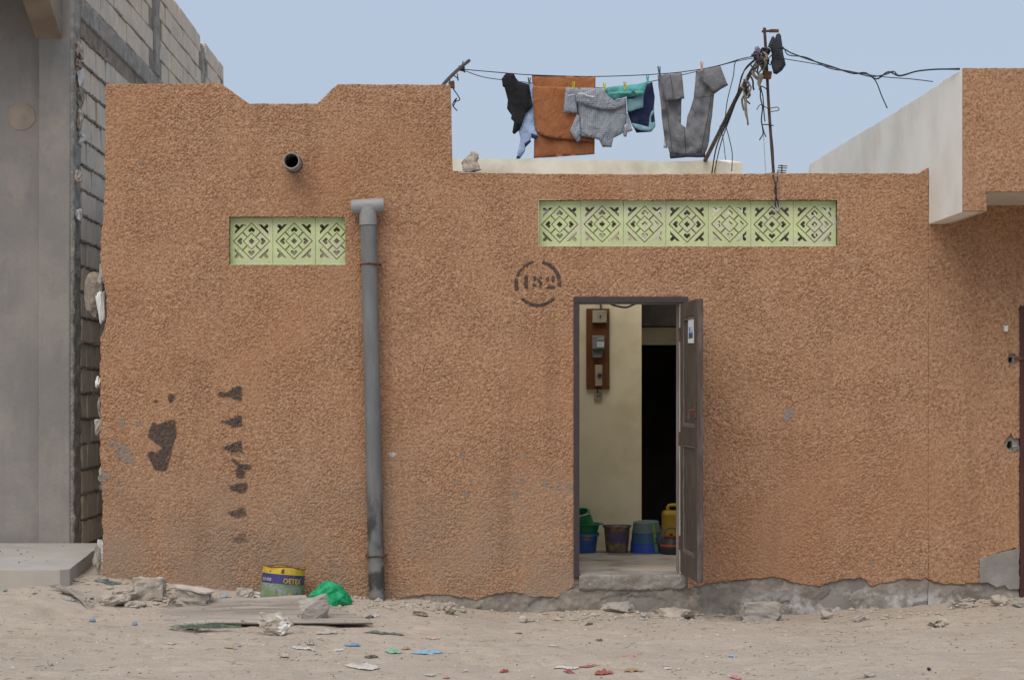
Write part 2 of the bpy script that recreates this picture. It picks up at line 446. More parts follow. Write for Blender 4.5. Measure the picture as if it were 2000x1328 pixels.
w2 = lambda pts, Y=0: [(wx(p, Y), wz(q, Y)) for p, q in pts]
top_w, left_w, bot_w = w2(top_pts), w2(left_pts), w2(bot_pts)
top_r = rough_line(top_w, .04, .006, 19, .11)
outline = rough_line(left_w[::-1], .02, .012, 3, .07)[:-1] + top_r + rough_line(bot_w[::-1], .02, .016, 5, .06)
L1 = (wx(448), wx(674), wz(517), wz(424))      # left vent opening x0,x1,z0,z1
L2 = (wx(1052), wx(1635), wz(481), wz(391))
DR = (wx(1121), wx(1343), -.5, wz(580))
SP = (wx(574), wz(321), 17 / S)
pits = [w2([(1966, 700), (1972, 694), (1982, 692), (1978, 712), (1970, 714)]), ]
def in_house(x, z):
    k = pip(outline, x, z)
    for h in (L1, L2, DR): k &= ~((x > h[0]) & (x < h[1]) & (z > h[2]) & (z < h[3]))
    k &= ((x - SP[0]) ** 2 + (z - SP[1]) ** 2) > SP[2] ** 2
    k &= ((x - wx(1540)) ** 2 * 2.5 + (z - wz(803)) ** 2) > .012 ** 2
    return k
segs = list(zip(top_r[:-1], top_r[1:]))
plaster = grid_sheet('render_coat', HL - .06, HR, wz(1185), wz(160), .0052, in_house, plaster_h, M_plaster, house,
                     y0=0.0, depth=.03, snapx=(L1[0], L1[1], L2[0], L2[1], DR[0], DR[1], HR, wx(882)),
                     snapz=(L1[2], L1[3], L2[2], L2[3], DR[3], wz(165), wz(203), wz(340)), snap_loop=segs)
# masonry core behind the render
core_out = [(wx(212), -.3)] + [(wx(212), wz(168))] + [(x, z - .014) for x, z in top_w[1:-3]] + [(HR - .01, wz(342)), (HR - .01, -.3)]
rect = lambda h: [(h[0], h[2]), (h[1], h[2]), (h[1], h[3]), (h[0], h[3])]
drc = (wx(1132), wx(1327), .224, wz(592))
spl = [(SP[0] + SP[2] * .95 * math.cos(k * math.pi / 8), SP[1] + SP[2] * .95 * math.sin(k * math.pi / 8)) for k in range(16)]
v, f = prism([core_out, rect((L1[0] - .004, L1[1] + .004, L1[2] - .004, L1[3] + .004)), rect((L2[0] - .004, L2[1] + .004, L2[2] - .004, L2[3] + .004)), rect(drc), spl], .014, .2, fxz)
link_mesh('masonry_wall', v, f, M_cement, house)
# bare cement plinth under the broken edge of the render
def in_pl(x, z):
    k = (z < .26 + .02 * pn(x / .2, z / .2, 31)) & ~((x > wx(1136)) & (x < wx(1330)) & (z > .14))
    for px, py, r in ((1217, 1165, 5.5), (1233, 1167, 6.5), (1226, 1160, 3), (1908, 1160, 7)): k &= ((x - wx(px)) ** 2 + (z - wz(py)) ** 2 * 1.4) > (r / S) ** 2 * (1 + .6 * pn(x / .02, z / .02, 46))
    return k
MB().box(wx(1205), wx(1245), .0142, .0147, wz(1176), wz(1152)).build('hollow', M_dark, house)  # dark sheet for the plinth holes, their shade put into its colour
grid_sheet('plinth', wx(770), HR - .002, -.3, .25, .011, in_pl, lambda x, z: .016 * pn(x / .22, z / .1, 33) + .012 * np.abs(pn(x / .08, z / .06, 34)) + .007 * pn(x / .028, z / .02, 35) - .012 * (pn(x / .3, z / .14, 36) > .18),
           M_plinth, house, y0=.006, depth=.02)
# left flank, back, roof and the rooms behind
def hbox(name, x0, x1, y0, y1, z0, z1, m, **kw): return MB().box(x0, x1, y0, y1, z0, z1).build(name, m, house, **kw)
hbox('side_wall', wx(214), wx(214) + .18, .203, 6.0, -.3, 3.2, M_cement)
hbox('side_wall', HR - .2, HR - .012, .203, 6.0, -.3, 2.94, M_cream)
hbox('back_wall', wx(214) + .183, HR - .203, 5.8, 6.0, -.3, 2.94, M_cream)
XI = wx(1253, 2.05)
hbox('roof_slab', wx(214) + .183, .80, .203, .9, 2.945, 3.05, M_cement)
hbox('roof_slab', wx(214) + .183, .80, 1.5, 5.79, 2.945, 3.05, M_cement)  # gap between these two slabs added to let daylight into the room
hbox('room_wall', wx(214) + .19, .297, 1.7, 1.85, .10, 2.94, M_cream)
hbox('roof_slab', .803, XI + .02, 2.0, 5.79, 2.945, 3.05, M_cement)
hbox('roof_slab', .803, XI + .02, .203, 1.0, 2.945, 3.05, M_cement)  # slab kept short; opening added in the roof to light the passage
hbox('roof_slab', XI + .023, HR - .203, .203, .5, 2.945, 3.05, M_cement)
hbox('roof_slab', XI + .023, HR - .203, 3.3, 5.79, 2.945, 3.05, M_cement)
hbox('room_wall', .30, .42, .203, 2.04, .10, 2.94, M_cream)
hbox('passage_wall', .423, XI, 2.05, 2.2, .10, 2.94, M_cream)
hbox('floor_slab', .2, HR - .203, .02, 5.79, -.1, .222, M_floor)
hbox('floor_slab', wx(214) + .183, .197, .203, 5.79, -.1, .1, M_floor)
# courtyard back wall with a dark doorway
BY = 3.3
bx0, bx1 = wx(1240, BY), HR - .203
dz = wz(673, BY)
hbox('courtyard_wall', bx0 - .9, wx(1252, BY) - .06, BY, BY + .15, .225, 2.94, M_cream)
hbox('courtyard_wall', wx(1252, BY) - .057, bx1, BY, BY + .15, dz, wz(640, BY), M_roofcream)
hbox('courtyard_wall', wx(1345, BY), bx1, BY, BY + .15, .225, dz - .002, M_cream)
hbox('ceiling_beam', wx(1252, BY) - .057, bx1, BY - .35, BY + .1, wz(640, BY) + .003, 2.5, mat('shade_dark_beam', (.055, .045, .036), (.04, .033, .027), 8, bump=.3))  # concrete beam in shade; the shade is put into its dark colour
hbox('courtyard_wall', XI + .023, 1.85, BY - .2, BY + .0, 2.503, 3.42, M_roofcream)  # upper cream and dark stretches added, imitating light and shade behind the lattice
hbox('courtyard_wall', 2.2, 2.45, BY - .2, BY + .0, 2.503, 3.42, M_roofcream)
hbox('courtyard_wall', 1.853, 2.197, BY - .15, BY - .0, 2.503, 3.42, M_dark)  # dark stretches put shade into the colour between the cream ones
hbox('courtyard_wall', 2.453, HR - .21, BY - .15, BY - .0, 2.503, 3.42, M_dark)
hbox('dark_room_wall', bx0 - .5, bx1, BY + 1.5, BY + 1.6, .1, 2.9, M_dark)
# cream parapet on the roof
pz = wz(313, 4.0)
pts = [(-2.2, 2.9), (2.41, 2.9), (2.41, pz), (wx(1300, 4), pz - .012), (wx(1200, 4), pz + .003), (wx(1050, 4), pz + .01), (-2.2, pz + .012)]
v, f = prism([[pts[0], pts[1]] + rough_line(pts[2:], .05, .008, 8, .1)], 4.0, 4.14, fxz)
link_mesh('roof_parapet', v, f, M_roofcream, house)
v, f = prism([[(3.13, 2.9), (4.14, 2.9), (4.14, pz), (4.0, pz), (3.13, wz(318, 3.13))]], 2.413, 2.53, lambda u, w, d: (d, u, w))
link_mesh('roof_parapet', v, f, M_roofcream, house)

# lattice vent blocks --------------------------------------------------------
PU = 1.0 / S
def q4(poly):
    out = []
    for sx in (1, -1):
        for sy in (1, -1): out.append([(sx * u * PU, sy * w * PU) for u, w in poly])
    return out
corner = [(-33, -13.5), (-33, -19.7), (-28.7, -24.0), (-33, -28.4), (-33, -31.5), (-31.5, -33), (-28.4, -33), (-24.0, -28.7), (-19.7, -33), (-13.5, -33)]
heart = [(0, -28.5), (7, -21.8), (5.2, -18.2), (2.2, -18.0), (0, -20.3), (-2.2, -18.0), (-5.2, -18.2), (-7, -21.8)]
holes = q4(corner)
for k in range(4):
    c, s_ = round(math.cos(k * math.pi / 2)), round(math.sin(k * math.pi / 2))
    holes.append([((u * c - w * s_) * PU, (u * s_ + w * c) * PU) for u, w in heart])
dia = lambda r: [(0, r * PU), (r * PU, 0), (0, -r * PU), (-r * PU, 0)]
holes.append(dia(6.3))
groove = [dia(36.8), dia(34.2), dia(17.3), dia(15.0)]
spokes = []
for sx in (1, -1):
    for sy in (1, -1):
        a0, a1, hw = 8.9, 16.9, 1.0
        spokes.append([((sx * a0 - sy * hw) * PU, (sy * a0 + sx * hw) * PU), ((sx * a1 - sy * hw) * PU, (sy * a1 + sx * hw) * PU),
                       ((sx * a1 + sy * hw) * PU, (sy * a1 - sx * hw) * PU), ((sx * a0 + sy * hw) * PU, (sy * a0 - sx * hw) * PU)])
def lattice_mesh(name, umin, umax, vmin, vmax, cut=None):
    out = [(umin, vmin), (umax, vmin), (umax, vmax), (umin, vmax)]
    f3 = lambda u, w, d: (u, d, w)
    v1, f1 = prism([out] + holes + groove + spokes, 0.0, .022, f3)
    v2, f2 = prism([out] + holes, .0215, .055, f3)
    mb = MB(); mb.add(v1, f1); mb.add(v2, f2)
    me = bpy.data.meshes.new(name); me.from_pydata(mb.v, [], mb.f); me.update()
    if cut is not None:
        bm = bmesh.new(); bm.from_mesh(me)
        bmesh.ops.bisect_plane(bm, geom=bm.verts[:] + bm.edges[:] + bm.faces[:], plane_co=(cut, 0, 0), plane_no=(1, 0, 0), clear_outer=True)
        bm.to_mesh(me); bm.free()
    me.materials.append(M_lattice); return me
def vent(name, op, n, pitch, cz, cut=None):
    Yb = .045
    vmin, vmax = op[2] + .001 - cz, op[3] - .001 - cz
    full = lattice_mesh('lattice_block', -pitch / 2 + .0012, pitch / 2 - .0012, vmin, vmax)
    for i in range(n):
        x = op[0] + .0005 + pitch * (i + .5)
        me = full
        if cut is not None and i == n - 1:
            me = lattice_mesh('lattice_block_cut', -pitch / 2 + .0012, pitch / 2, vmin, vmax, op[1] - .0005 - x)
        o = bpy.data.objects.new('lattice_block', me)
        o.location = Vector((x, Yb + random.uniform(-.0015, .0015), cz + random.uniform(-.002, .002))) - ORIG[house.name]
        o.rotation_euler[1] = random.uniform(-.004, .004)
        finish(o, house)
        if cut is not None and i == n - 1: o['label'] = 'lattice block cut off through its right side'
    # painted reveal: four slim strips
    mb = MB()
    mb.box(op[0] - .003, op[1] + .003, -.004, .2, op[3], op[3] + .003); mb.box(op[0] - .003, op[1] + .003, -.004, .2, op[2] - .003, op[2])
    mb.box(op[0] - .003, op[0], -.004, .2, op[2], op[3]); mb.box(op[1], op[1] + .003, -.004, .2, op[2], op[3])
    mb.build('vent_reveal', M_lattice, house)
vent('a', L1, 3, 83.5 / S, wz(470), cut=True)
vent('b', L2, 7, (L2[1] - L2[0] - .001) / 7, wz(437))

# door frame, leaf, step ----------------------------------------------------------
fr = thing_parts = None
hbox('door_frame', wx(1120), wx(1131), -.018, .10, .20, wz(592), M_frame, bevel=.003)
hbox('door_frame', wx(1120), wx(1343), -.019, .10, wz(591.5), wz(580), M_frame, bevel=.003)
hbox('door_frame', wx(1330), wx(1342), -.010, .10, .23, wz(592.5), M_frame, bevel=.003)
hbox('door_reveal', wx(1327) + .003, wx(1330) - .001, .0, .215, .226, wz(593), M_roofcream)
M_mould = mat('lit_moulding_paint', (.17, .15, .14), (.10, .083, .075), 14, .6, .4, bump=.3, stretch=(6, 6, 1))  # lighter colour stands in for light catching the panel ledges
# leaf: local frame (s along width towards the street, t thickness, z)
hx, hy = wx(1327.5), -.022
ex, ey = wx(1361.5, -.76), -.76
dirv = Vector((ex - hx, ey - hy, 0)); LW = dirv.length; dirv.normalize(); nrm = Vector((-dirv.y, dirv.x, 0))     # nrm points to +x side
if nrm.x < 0: nrm = -nrm
def leaf_box(mb, s0, s1, t0, t1, z0, z1):
    v = [Vector((hx, hy, 0)) + dirv * s + nrm * q + Vector((0, 0, z)) for z in (z0, z1) for q in (t0, t1) for s in (s0, s1)]
    mb.add(v, [(0, 2, 3, 1), (4, 5, 7, 6), (0, 1, 5, 4), (2, 6, 7, 3), (0, 4, 6, 2), (1, 3, 7, 5)]); return mb
z0d, z1d = .238, 2.172
zm = wz(850, -.5)
leaf = leaf_box(MB(), 0, .105, 0, .042, z0d, z1d); leaf_box(leaf, LW - .11, LW, 0, .042, z0d, z1d)
leaf_box(leaf, .1055, LW - .1105, .001, .041, z0d, z0d + .15); leaf_box(leaf, .1055, LW - .1105, .001, .041, z1d - .11, z1d); leaf_box(leaf, .1055, LW - .1105, .001, .041, zm - .07, zm + .05)
door = leaf.build('door', M_door, house, bevel=.003)
for za, zb in ((z0d + .152, zm - .072), (zm + .052, z1d - .112)):
    leaf_box(MB(), .106, LW - .111, .014, .030, za, zb).build('door_panel', M_door, door)
    mo = MB(); leaf_box(mo, .107, LW - .112, .003, .0135, za, za + .03); leaf_box(mo, .107, LW - .112, .004, .0135, zb - .016, zb)
    leaf_box(mo, .107, .123, .004, .0135, za + .017, zb - .017); leaf_box(mo, LW - .128, LW - .112, .004, .0135, za + .017, zb - .017)
    mo.build('panel_moulding', M_mould, door, bevel=.002)
lm = MB(); zz = wz(801, -.7); leaf_box(lm, LW - .09, LW - .03, -.012, -.001, zz - .05, zz + .05); 
lm.tube([Vector((hx, hy, zz)) + dirv * (LW - .06) + nrm * q + Vector((0, 0, w)) for q, w in ((-.01, .0), (-.05, .0), (-.05, -.06))], .006, 6)
lm.build('latch', M_rust, door)
hk = MB(); zz = wz(812, -.75)
hk.tube([Vector((hx, hy, zz)) + dirv * (LW - .02) + nrm * q + Vector((0, 0, w)) for q, w in ((.04, 0), (.07, .0), (.085, .012), (.08, .03), (.062, .03))], .004, 6, 3)
hk.build('hook', M_rust, door)
for za in (.45, 1.2, 1.95):
    hh = MB(); hh.tube([Vector((hx, hy - .004, za - .05)) - nrm * .004, Vector((hx, hy - .004, za + .05)) - nrm * .004], .009, 8); hh.build('hinge', M_rust, door)
# torn sticker with a blue picture
st = NT('sticker_print'); X_, Y_, Z_ = st.sep()
up = st.rng(Z_, wz(640, -.45), wz(636, -.45)); lowb = st.rng(Z_, wz(662, -.45), wz(660, -.45))
pic = st.mix(st.rng(st.noise(22, 3, .6, st.scaled(1, 1, .6)), .45, .56), (.10, .25, .45), (.55, .62, .72))
pic = st.mix(st.rng(Z_, wz(652, -.45), wz(648, -.45), 1, 0), pic, (.05, .09, .13))
edgeY = st.math('MULTIPLY', st.rng(Y_, -.345, -.355), st.rng(Y_, -.535, -.525))
c_ = st.mix(st.math('MULTIPLY', st.math('MULTIPLY', st.math('SUBTRACT', 1.0, up), lowb), edgeY), (.70, .72, .74), pic)
M_sticker = st.done(c_, .6, .3)
sp_ = [(.30, wz(669, -.45)), (.53, wz(671, -.45)), (.525, wz(640, -.45)), (.53, wz(628, -.45)), (.515, wz(617, -.45)), (.47, wz(622, -.45)), (.44, wz(619, -.45)), (.40, wz(613, -.45)), (.36, wz(617, -.45)), (.31, wz(617, -.45))]
v, f = prism([sp_], .0085, .0128, lambda u, w, d: Vector((hx, hy, 0)) + dirv * u + nrm * d + Vector((0, 0, w)))
stk = link_mesh('sticker', v, f, M_sticker, door); stk['label'] = 'torn white sticker with a blue picture'
# threshold
def in_all(x, z): return np.ones(x.shape, bool)
def in_step(x, z):
    k = (z > .102 + .018 * pn(x / .11, 0 * z, 44) + .008 * pn(x / .03, 0 * z, 47)) & (x > wx(1131) + .012 * pn(z / .05, z * 0, 52)) & (x < wx(1338) + .02 * pn(z / .06, z * 0, 53)) & (z < .221 - .014 * np.clip(pn(x / .16, z * 0, 41) + .4 * pn(x / .04, z * 0, 45), 0, 1))
    return k
def h_step(x, z):
    crack = .105 + .018 * pn(x / .11, 0 * z, 44) + .008 * pn(x / .03, 0 * z, 47)
    up = sstep(crack - .004, crack + .006, z)
    vert = np.exp(-((x - wx(1195) - .01 * pn(z / .05, 0 * x, 48)) / .004) ** 2) + .7 * np.exp(-((x - wx(1278) - .008 * pn(z / .04, 0 * x, 49)) / .004) ** 2)
    return .008 + .012 * up - .012 * np.exp(-((z - crack) / .005) ** 2) * sstep(-.3, .1, pn(x / .15, 0 * z, 50)) - .010 * vert * up + .014 * pn(x / .12, z / .08, 42) + .008 * pn(x / .04, z / .03, 43) - .03 * sstep(.205, .222, z) * np.clip(.4 + pn(x / .08, z * 0, 51), 0, 1)
grid_sheet('door_step', wx(1112), wx(1350), -.14, .226, .010, in_step, h_step, M_step, house, y0=0.0, depth=.012)
MB().box(wx(1131.5), wx(1328), -.012, .018, .15, .207).build('threshold', M_step, house)

# rain spout
def ring(mb, c, r0, r1, y0, y1, seg=24):
    v = []; f = []
    for y in (y0, y1):
        for r in (r0, r1):
            for k in range(seg): an = 2 * math.pi * k / seg; v.append((c[0] + r * math.cos(an), y, c[1] + r * math.sin(an)))
    for k in range(seg):
        k2 = (k + 1) % seg
        f += [(k, k2, seg + k2, seg + k), (2 * seg + k, 3 * seg + k, 3 * seg + k2, 2 * seg + k2), (seg + k, seg + k2, 3 * seg + k2, 3 * seg + k), (k, 2 * seg + k, 2 * seg + k2, k2)]
    mb.add(v, f)
mb = MB(); ring(mb, SP, 13.6 / S, 15.8 / S, -.20, .5); o = mb.build('rain_spout', M_pipe_top, house, smooth=False)
mb = MB(); mb.box(SP[0] - .07, SP[0] + .07, .5, .52, SP[1] - .07, SP[1] + .07); mb.build('spout_cap', M_dark, house)

# paint and cement marks lying on the render ------------------------------------------
def soft(m, name):
    """copy of a paint with its thinness read from the mesh"""
    m2 = m.copy(); m2.name = name; nt = m2.node_tree; b = nt.nodes['Principled BSDF']
    at = nt.nodes.new('ShaderNodeAttribute'); at.attribute_name = 'cover'
    nt.links.new(at.outputs['Fac'], b.inputs['Alpha']); return m2
SOFT = {}
def overlay(name, loops, m, erode=.0, seed=0, step=.005, off=.002, parent=None, nsc=.02, label=None, blur=.016, dens=.85):
    parent = parent or house
    xs = [p[0] for L in loops for p in L]; zs = [p[1] for L in loops for p in L]
    offs = [(0, 0)] + [(blur * q * math.cos(a_), blur * q * math.sin(a_)) for q in (.55, 1.0) for a_ in np.arange(0, 6.28, .785)]
    def cover(x, z):
        jx = x + .35 * blur * pn(x / .02, z / .02, seed + 50); jz = z + .35 * blur * pn(x / .02, z / .02, seed + 60)
        c = np.zeros(x.shape)
        for ox, oz in offs:
            k = np.zeros(x.shape, bool)
            for L in loops: k |= pip(L, jx + ox, jz + oz)
            c += k
        c /= len(offs)
        g = np.clip((pn(x / nsc, z / nsc, seed) + .5 * pn(x / nsc * 2.1, z / nsc * 2.1, seed + 1) - erode) * 2.2, 0, 1)
        return sstep(.10, .75, c) * (.62 + .38 * g) * dens
    if m.name == 'grey_cement_smear': dens = .62
    if m.name not in SOFT: SOFT[m.name] = soft(m, m.name + '_thin')
    pad = blur + .008
    o = grid_sheet(name, min(xs) - pad, max(xs) + pad, min(zs) - pad, max(zs) + pad, step, lambda x, z: cover(x, z) > .03, lambda x, z: plaster_h(x, z) + off, SOFT[m.name], parent, y0=0.0, depth=-off)
    n = len(o.data.vertices); co = np.empty(n * 3, np.float32); o.data.vertices.foreach_get('co', co); co = co.reshape(-1, 3) + np.array(ORIG[parent.name])
    at = o.data.attributes.new('cover', 'FLOAT', 'POINT'); at.data.foreach_set('value', cover(co[:, 0].astype(float), co[:, 2].astype(float)).astype(np.float32))
    if label: o['label'] = label
    return o
Z = lambda pts, ox, oz, k: [(wx(ox + p / k), wz(oz + q / k)) for p, q in pts]
def arc(cx, cy, r, a0, a1, w, n=14):
    o = [(cx + (r + w / 2) * math.cos(R(a0 + (a1 - a0) * i / n)), cy - (r + w / 2) * math.sin(R(a0 + (a1 - a0) * i / n))) for i in range(n + 1)]
    i_ = [(cx + (r - w / 2) * math.cos(R(a0 + (a1 - a0) * i / n)), cy - (r - w / 2) * math.sin(R(a0 + (a1 - a0) * i / n))) for i in range(n, -1, -1)]
    return w2(o + i_)
num = [arc(1050.5, 554, 42.5, -7, 79, 6.5), arc(1050.5, 554, 42.5, 101, 162, 4.5), arc(1050.5, 554, 42.5, 167, 199, 6.5), arc(1050.5, 554, 42.5, 223, 318, 6)]
for p in ([(440, 478), (508, 478), (508, 738), (440, 738)], [(610, 500), (675, 500), (665, 575), (640, 605), (628, 590)], [(735, 488), (785, 488), (770, 545), (740, 540)], [(668, 540), (735, 560), (790, 620), (795, 680), (770, 718), (738, 718), (735, 650), (715, 600)],
          [(590, 655), (625, 640), (668, 660), (650, 708), (605, 705)], [(855, 540), (920, 492), (920, 545), (915, 610), (880, 612)], [(972, 500), (1010, 500), (1040, 545), (1030, 600), (985, 640), (975, 590)], [(845, 742), (905, 690), (1042, 688), (1030, 748)]):
    num.append(Z(p, 980, 490, 10))
overlay('house_number', num, M_paint, -.45, 3, step=.0035, off=.0022, blur=.006, dens=.88, label='stencilled number 152 in a broken circle')
marks = [[(850, 175), (880, 155), (910, 168), (985, 122), (1020, 122), (1020, 215), (990, 217), (930, 187), (890, 192)],
         [(850, 362), (930, 352), (1000, 315), (1020, 315), (1020, 397), (965, 397), (930, 375)],
         [(880, 540), (970, 508), (1015, 490), (1028, 572), (960, 572), (910, 548)],
         [(945, 618), (970, 618), (1010, 650), (1090, 658), (1085, 682), (1042, 687), (1040, 747), (985, 742), (978, 690), (1000, 668)],
         [(930, 800), (990, 783), (1060, 780), (1062, 815), (1030, 852), (955, 828)],
         [(910, 975), (960, 970), (1040, 938), (1057, 1000), (980, 1018), (940, 992)],
         [(920, 1155), (960, 1160), (1040, 1110), (1062, 1178), (1000, 1187)],
         [(415, 365), (440, 382), (560, 345), (578, 440), (545, 540), (525, 640), (500, 697), (430, 692), (375, 578), (410, 560), (430, 578), (490, 540), (440, 510), (380, 460), (400, 400)],
         [(515, 182), (560, 168), (567, 200), (530, 240)], [(412, 228), (440, 205), (450, 232)]]
for i, p in enumerate(marks):
    overlay('paint_mark', [Z(p, 180, 720, 3.495)], M_paint, -.30 + .07 * (i > 4 and i < 7) + .12 * (i == 6), 10 + i, nsc=.022, blur=.013, off=.003, dens=.80 - .14 * (i in (4, 5)) - .4 * (i == 6))
for i, p in enumerate([[(170, 520), (230, 508), (275, 600), (295, 655), (230, 640), (165, 600)], [(180, 345), (225, 345), (230, 385), (185, 390)], [(300, 345), (335, 345), (335, 385), (300, 385)], [(100, 500), (170, 480), (170, 520), (105, 530)],
                       [(62, 690), (95, 690), (135, 735), (80, 770), (52, 780)], [(50, 790), (85, 790), (90, 830), (60, 835)], [(165, 752), (195, 752), (190, 780), (165, 778)]]):
    overlay('cement_smear', [Z(p, 180, 720, 3.495)], M_scuff, -.15, 30 + i, off=.003)
def ell(px, py, a_, b_, n=14, rot=0): return w2([(px + a_ * math.cos(k * 2 * math.pi / n) , py + b_ * math.sin(k * 2 * math.pi / n)) for k in range(n)])
for i, (px, py, a_, b_) in enumerate([(315, 530, 32, 36), (530, 530, 22, 45), (480, 690, 28, 40), (905, 575, 30, 32), (1200, 520, 30, 48), (1110, 700, 36, 60), (1500, 562, 60, 30), (1580, 600, 28, 34), (1680, 590, 26, 55), (1815, 610, 32, 55), (420, 185, 40, 30), (1240, 190, 30, 26)]):
    overlay('cement_smear', [ell(840 + px / 6.667, 860 + py / 6.667, a_ / 6.667, b_ / 6.667)], M_scuff, -.12, 40 + i, off=.0025)
overlay('cement_smear', [Z([(430, 540), (500, 440), (560, 470), (590, 560), (540, 620), (460, 700), (400, 690)], 1480, 740, 8.3)], M_scuff, -.6, 60, off=.002)
for i, (px, py, w_) in enumerate([(280, 213, 4), (279, 320, 4), (767, 888, 6), (995, 1005, 3), (1702, 1098, 4), (1636, 436, 5), (1800, 376, 3), (1801, 440, 3)]):
    overlay('cement_smear', [ell(px, py, w_, w_)], M_lime if px in (767,) else M_scuff, -.2, 70 + i, off=.003)
# broken plaster lumps down the left edge
def rock_mesh(c, sx, sy, sz, seed, sub=2, rough=.12, npts=16, boxy=False):
    rnd = random.Random(seed); bm = bmesh.new()
    if boxy:
        for q in [(a_, b_, c_2) for a_ in (-1, 1) for b_ in (-1, 1) for c_2 in (-1, 1)]:
            for _ in range(2): bm.verts.new([k_ * rnd.uniform(.72, 1.0) for k_ in q])
        npts = 0
    for i in range(npts):
        p = Vector((rnd.gauss(0, 1), rnd.gauss(0, 1), rnd.gauss(0, 1))).normalized() * rnd.uniform(.82, 1.08)
        p = Vector([math.copysign(abs(q) ** .8, q) for q in p])
        bm.verts.new(p)
    r = bmesh.ops.convex_hull(bm, input=bm.verts[:])
    bmesh.ops.delete(bm, geom=[x for x in r['geom_interior'] if isinstance(x, bmesh.types.BMVert)], context='VERTS')
    bmesh.ops.subdivide_edges(bm, edges=bm.edges[:], cuts=sub, use_grid_fill=True)
    bmesh.ops.triangulate(bm, faces=bm.faces[:])
    bm.normal_update()
    off = Vector((seed * 3.1, seed * 1.7, 0))
    for vt in bm.verts:
        q = vt.co + off
        n = mnoise.noise(q * 2.0) * rough * 1.1 + mnoise.noise(q * 5) * rough * .7 + mnoise.noise(q * 11) * rough * .4 - max(0, mnoise.noise(q * 3.1 + off) - .25) * rough * 1.6
        vt.co += vt.normal * n
    mn = [min(vt.co[i] for vt in bm.verts) for i in range(3)]; mx = [max(vt.co[i] for vt in bm.verts) for i in range(3)]
    v = []
    for vt in bm.verts:
        q = [(vt.co[i] - mn[i]) / (mx[i] - mn[i]) for i in range(3)]
        v.append((c[0] + (q[0] - .5) * sx, c[1] + (q[1] - .5) * sy, c[2] + q[2] * sz))
    f = [tuple(vv.index for vv in ff.verts) for ff in bm.faces] if bm.verts.index_update() is None else []
    bm.free(); return v, f
for i, (px, py, w_, h_, Y, m) in enumerate([(196, 600, 20, 70, .05, M_lime), (184, 575, 44, 90, .16, M_mortar), (191, 746, 12, 26, .06, M_lime), (192, 835, 18, 34, .05, M_scuff), (198, 925, 18, 36, .03, M_scuff), (200, 535, 20, 40, .05, M_scuff), (196, 800, 10, 50, .06, M_scuff)]):
    p = W(px, py + h_ / 2, Y); v, f = rock_mesh(p, w_ * (D + Y) / F, .10, h_ * (D + Y) / F, 200 + i, 2, .2)
    link_mesh('plaster_lump', v, f, m, house)

# ================================================================== NEIGHBOUR HOUSE (right)
nb = thing('neighbour_house', (4.2, 0, 0), 'neighbouring terracotta house with a white flank wall and projecting roof edge', 'house')
FY = -.9
nx0 = HR + .001
ndoor = wx(1991)
hol = [w2([(1962, 862), (1968, 856), (1974, 846), (1980, 856), (1992, 856), (1996, 880), (1966, 880)]), w2([(1966, 700), (1972, 692), (1984, 690), (1982, 712), (1972, 716)])]
nb_out = [(nx0, wz(1130)), (nx0, wz(440)), (nx0, 2.90), (6.0, 2.90), (6.0, wz(1140))] + rough_line(w2([(2000, 1090), (1985, 1070), (1950, 1080), (1915, 1092), (1912, 1138), (1880, 1140), (1840, 1140), (1813, 1130)]), .02, .012, 9, .06)
def in_nb(x, z):
    k = pip(nb_out, x, z) & ~((x > ndoor) & (x < ndoor + 1.05) & (z < wz(598)))
    for h in hol: k &= ~pip(h, x, z)
    return k
grid_sheet('render_coat', nx0, 5.4, wz(1180), 2.91, .0085, in_nb, plaster_h, M_plaster_r, nb, y0=0, depth=.03, snapx=(nx0, ndoor, ndoor + 1.05), snapz=(wz(598),))
nout = [(nx0, -.3), (ndoor, -.3), (ndoor, wz(598)), (ndoor + 1.05, wz(598)), (ndoor + 1.05, -.3), (6.0, -.3), (6.0, 2.88), (nx0, 2.88)]
v, f = prism([nout, w2([(1967, 872), (1970, 862), (1977, 860), (1979, 874), (1973, 878)]), w2([(1970, 708), (1972, 697), (1979, 698), (1977, 709)])], .016, .2, fxz); link_mesh('masonry_wall', v, f, M_cement, nb)
MB().box(nx0 + .3, ndoor - .02, .203, .23, .3, 2.2).build('cavity_shade_sheet', M_dark, nb)  # unseen dark sheet added so the wall holes look like shaded cavities
grid_sheet('plinth', nx0, ndoor - .002, -.3, .27, .014, lambda x, z: (z < .26), lambda x, z: .012 * pn(x / .18, z / .1, 33) + .008 * pn(x / .06, z / .04, 34) + .004 * pn(x / .025, z / .02, 35), M_plinth, nb, y0=.008, depth=.02)
v, f = prism([rough_line(w2([(1912, 1138), (1913, 1092), (1950, 1080), (1985, 1071), (1990, 1072), (1990, 1150), (1968, 1150), (1962, 1142), (1945, 1146), (1925, 1136), (1912, 1138)]), .02, .01, 12, .05)[:-1]], -.012, .02, fxz)
link_mesh('cement_patch', v, f, M_cement, nb, bevel=.004)
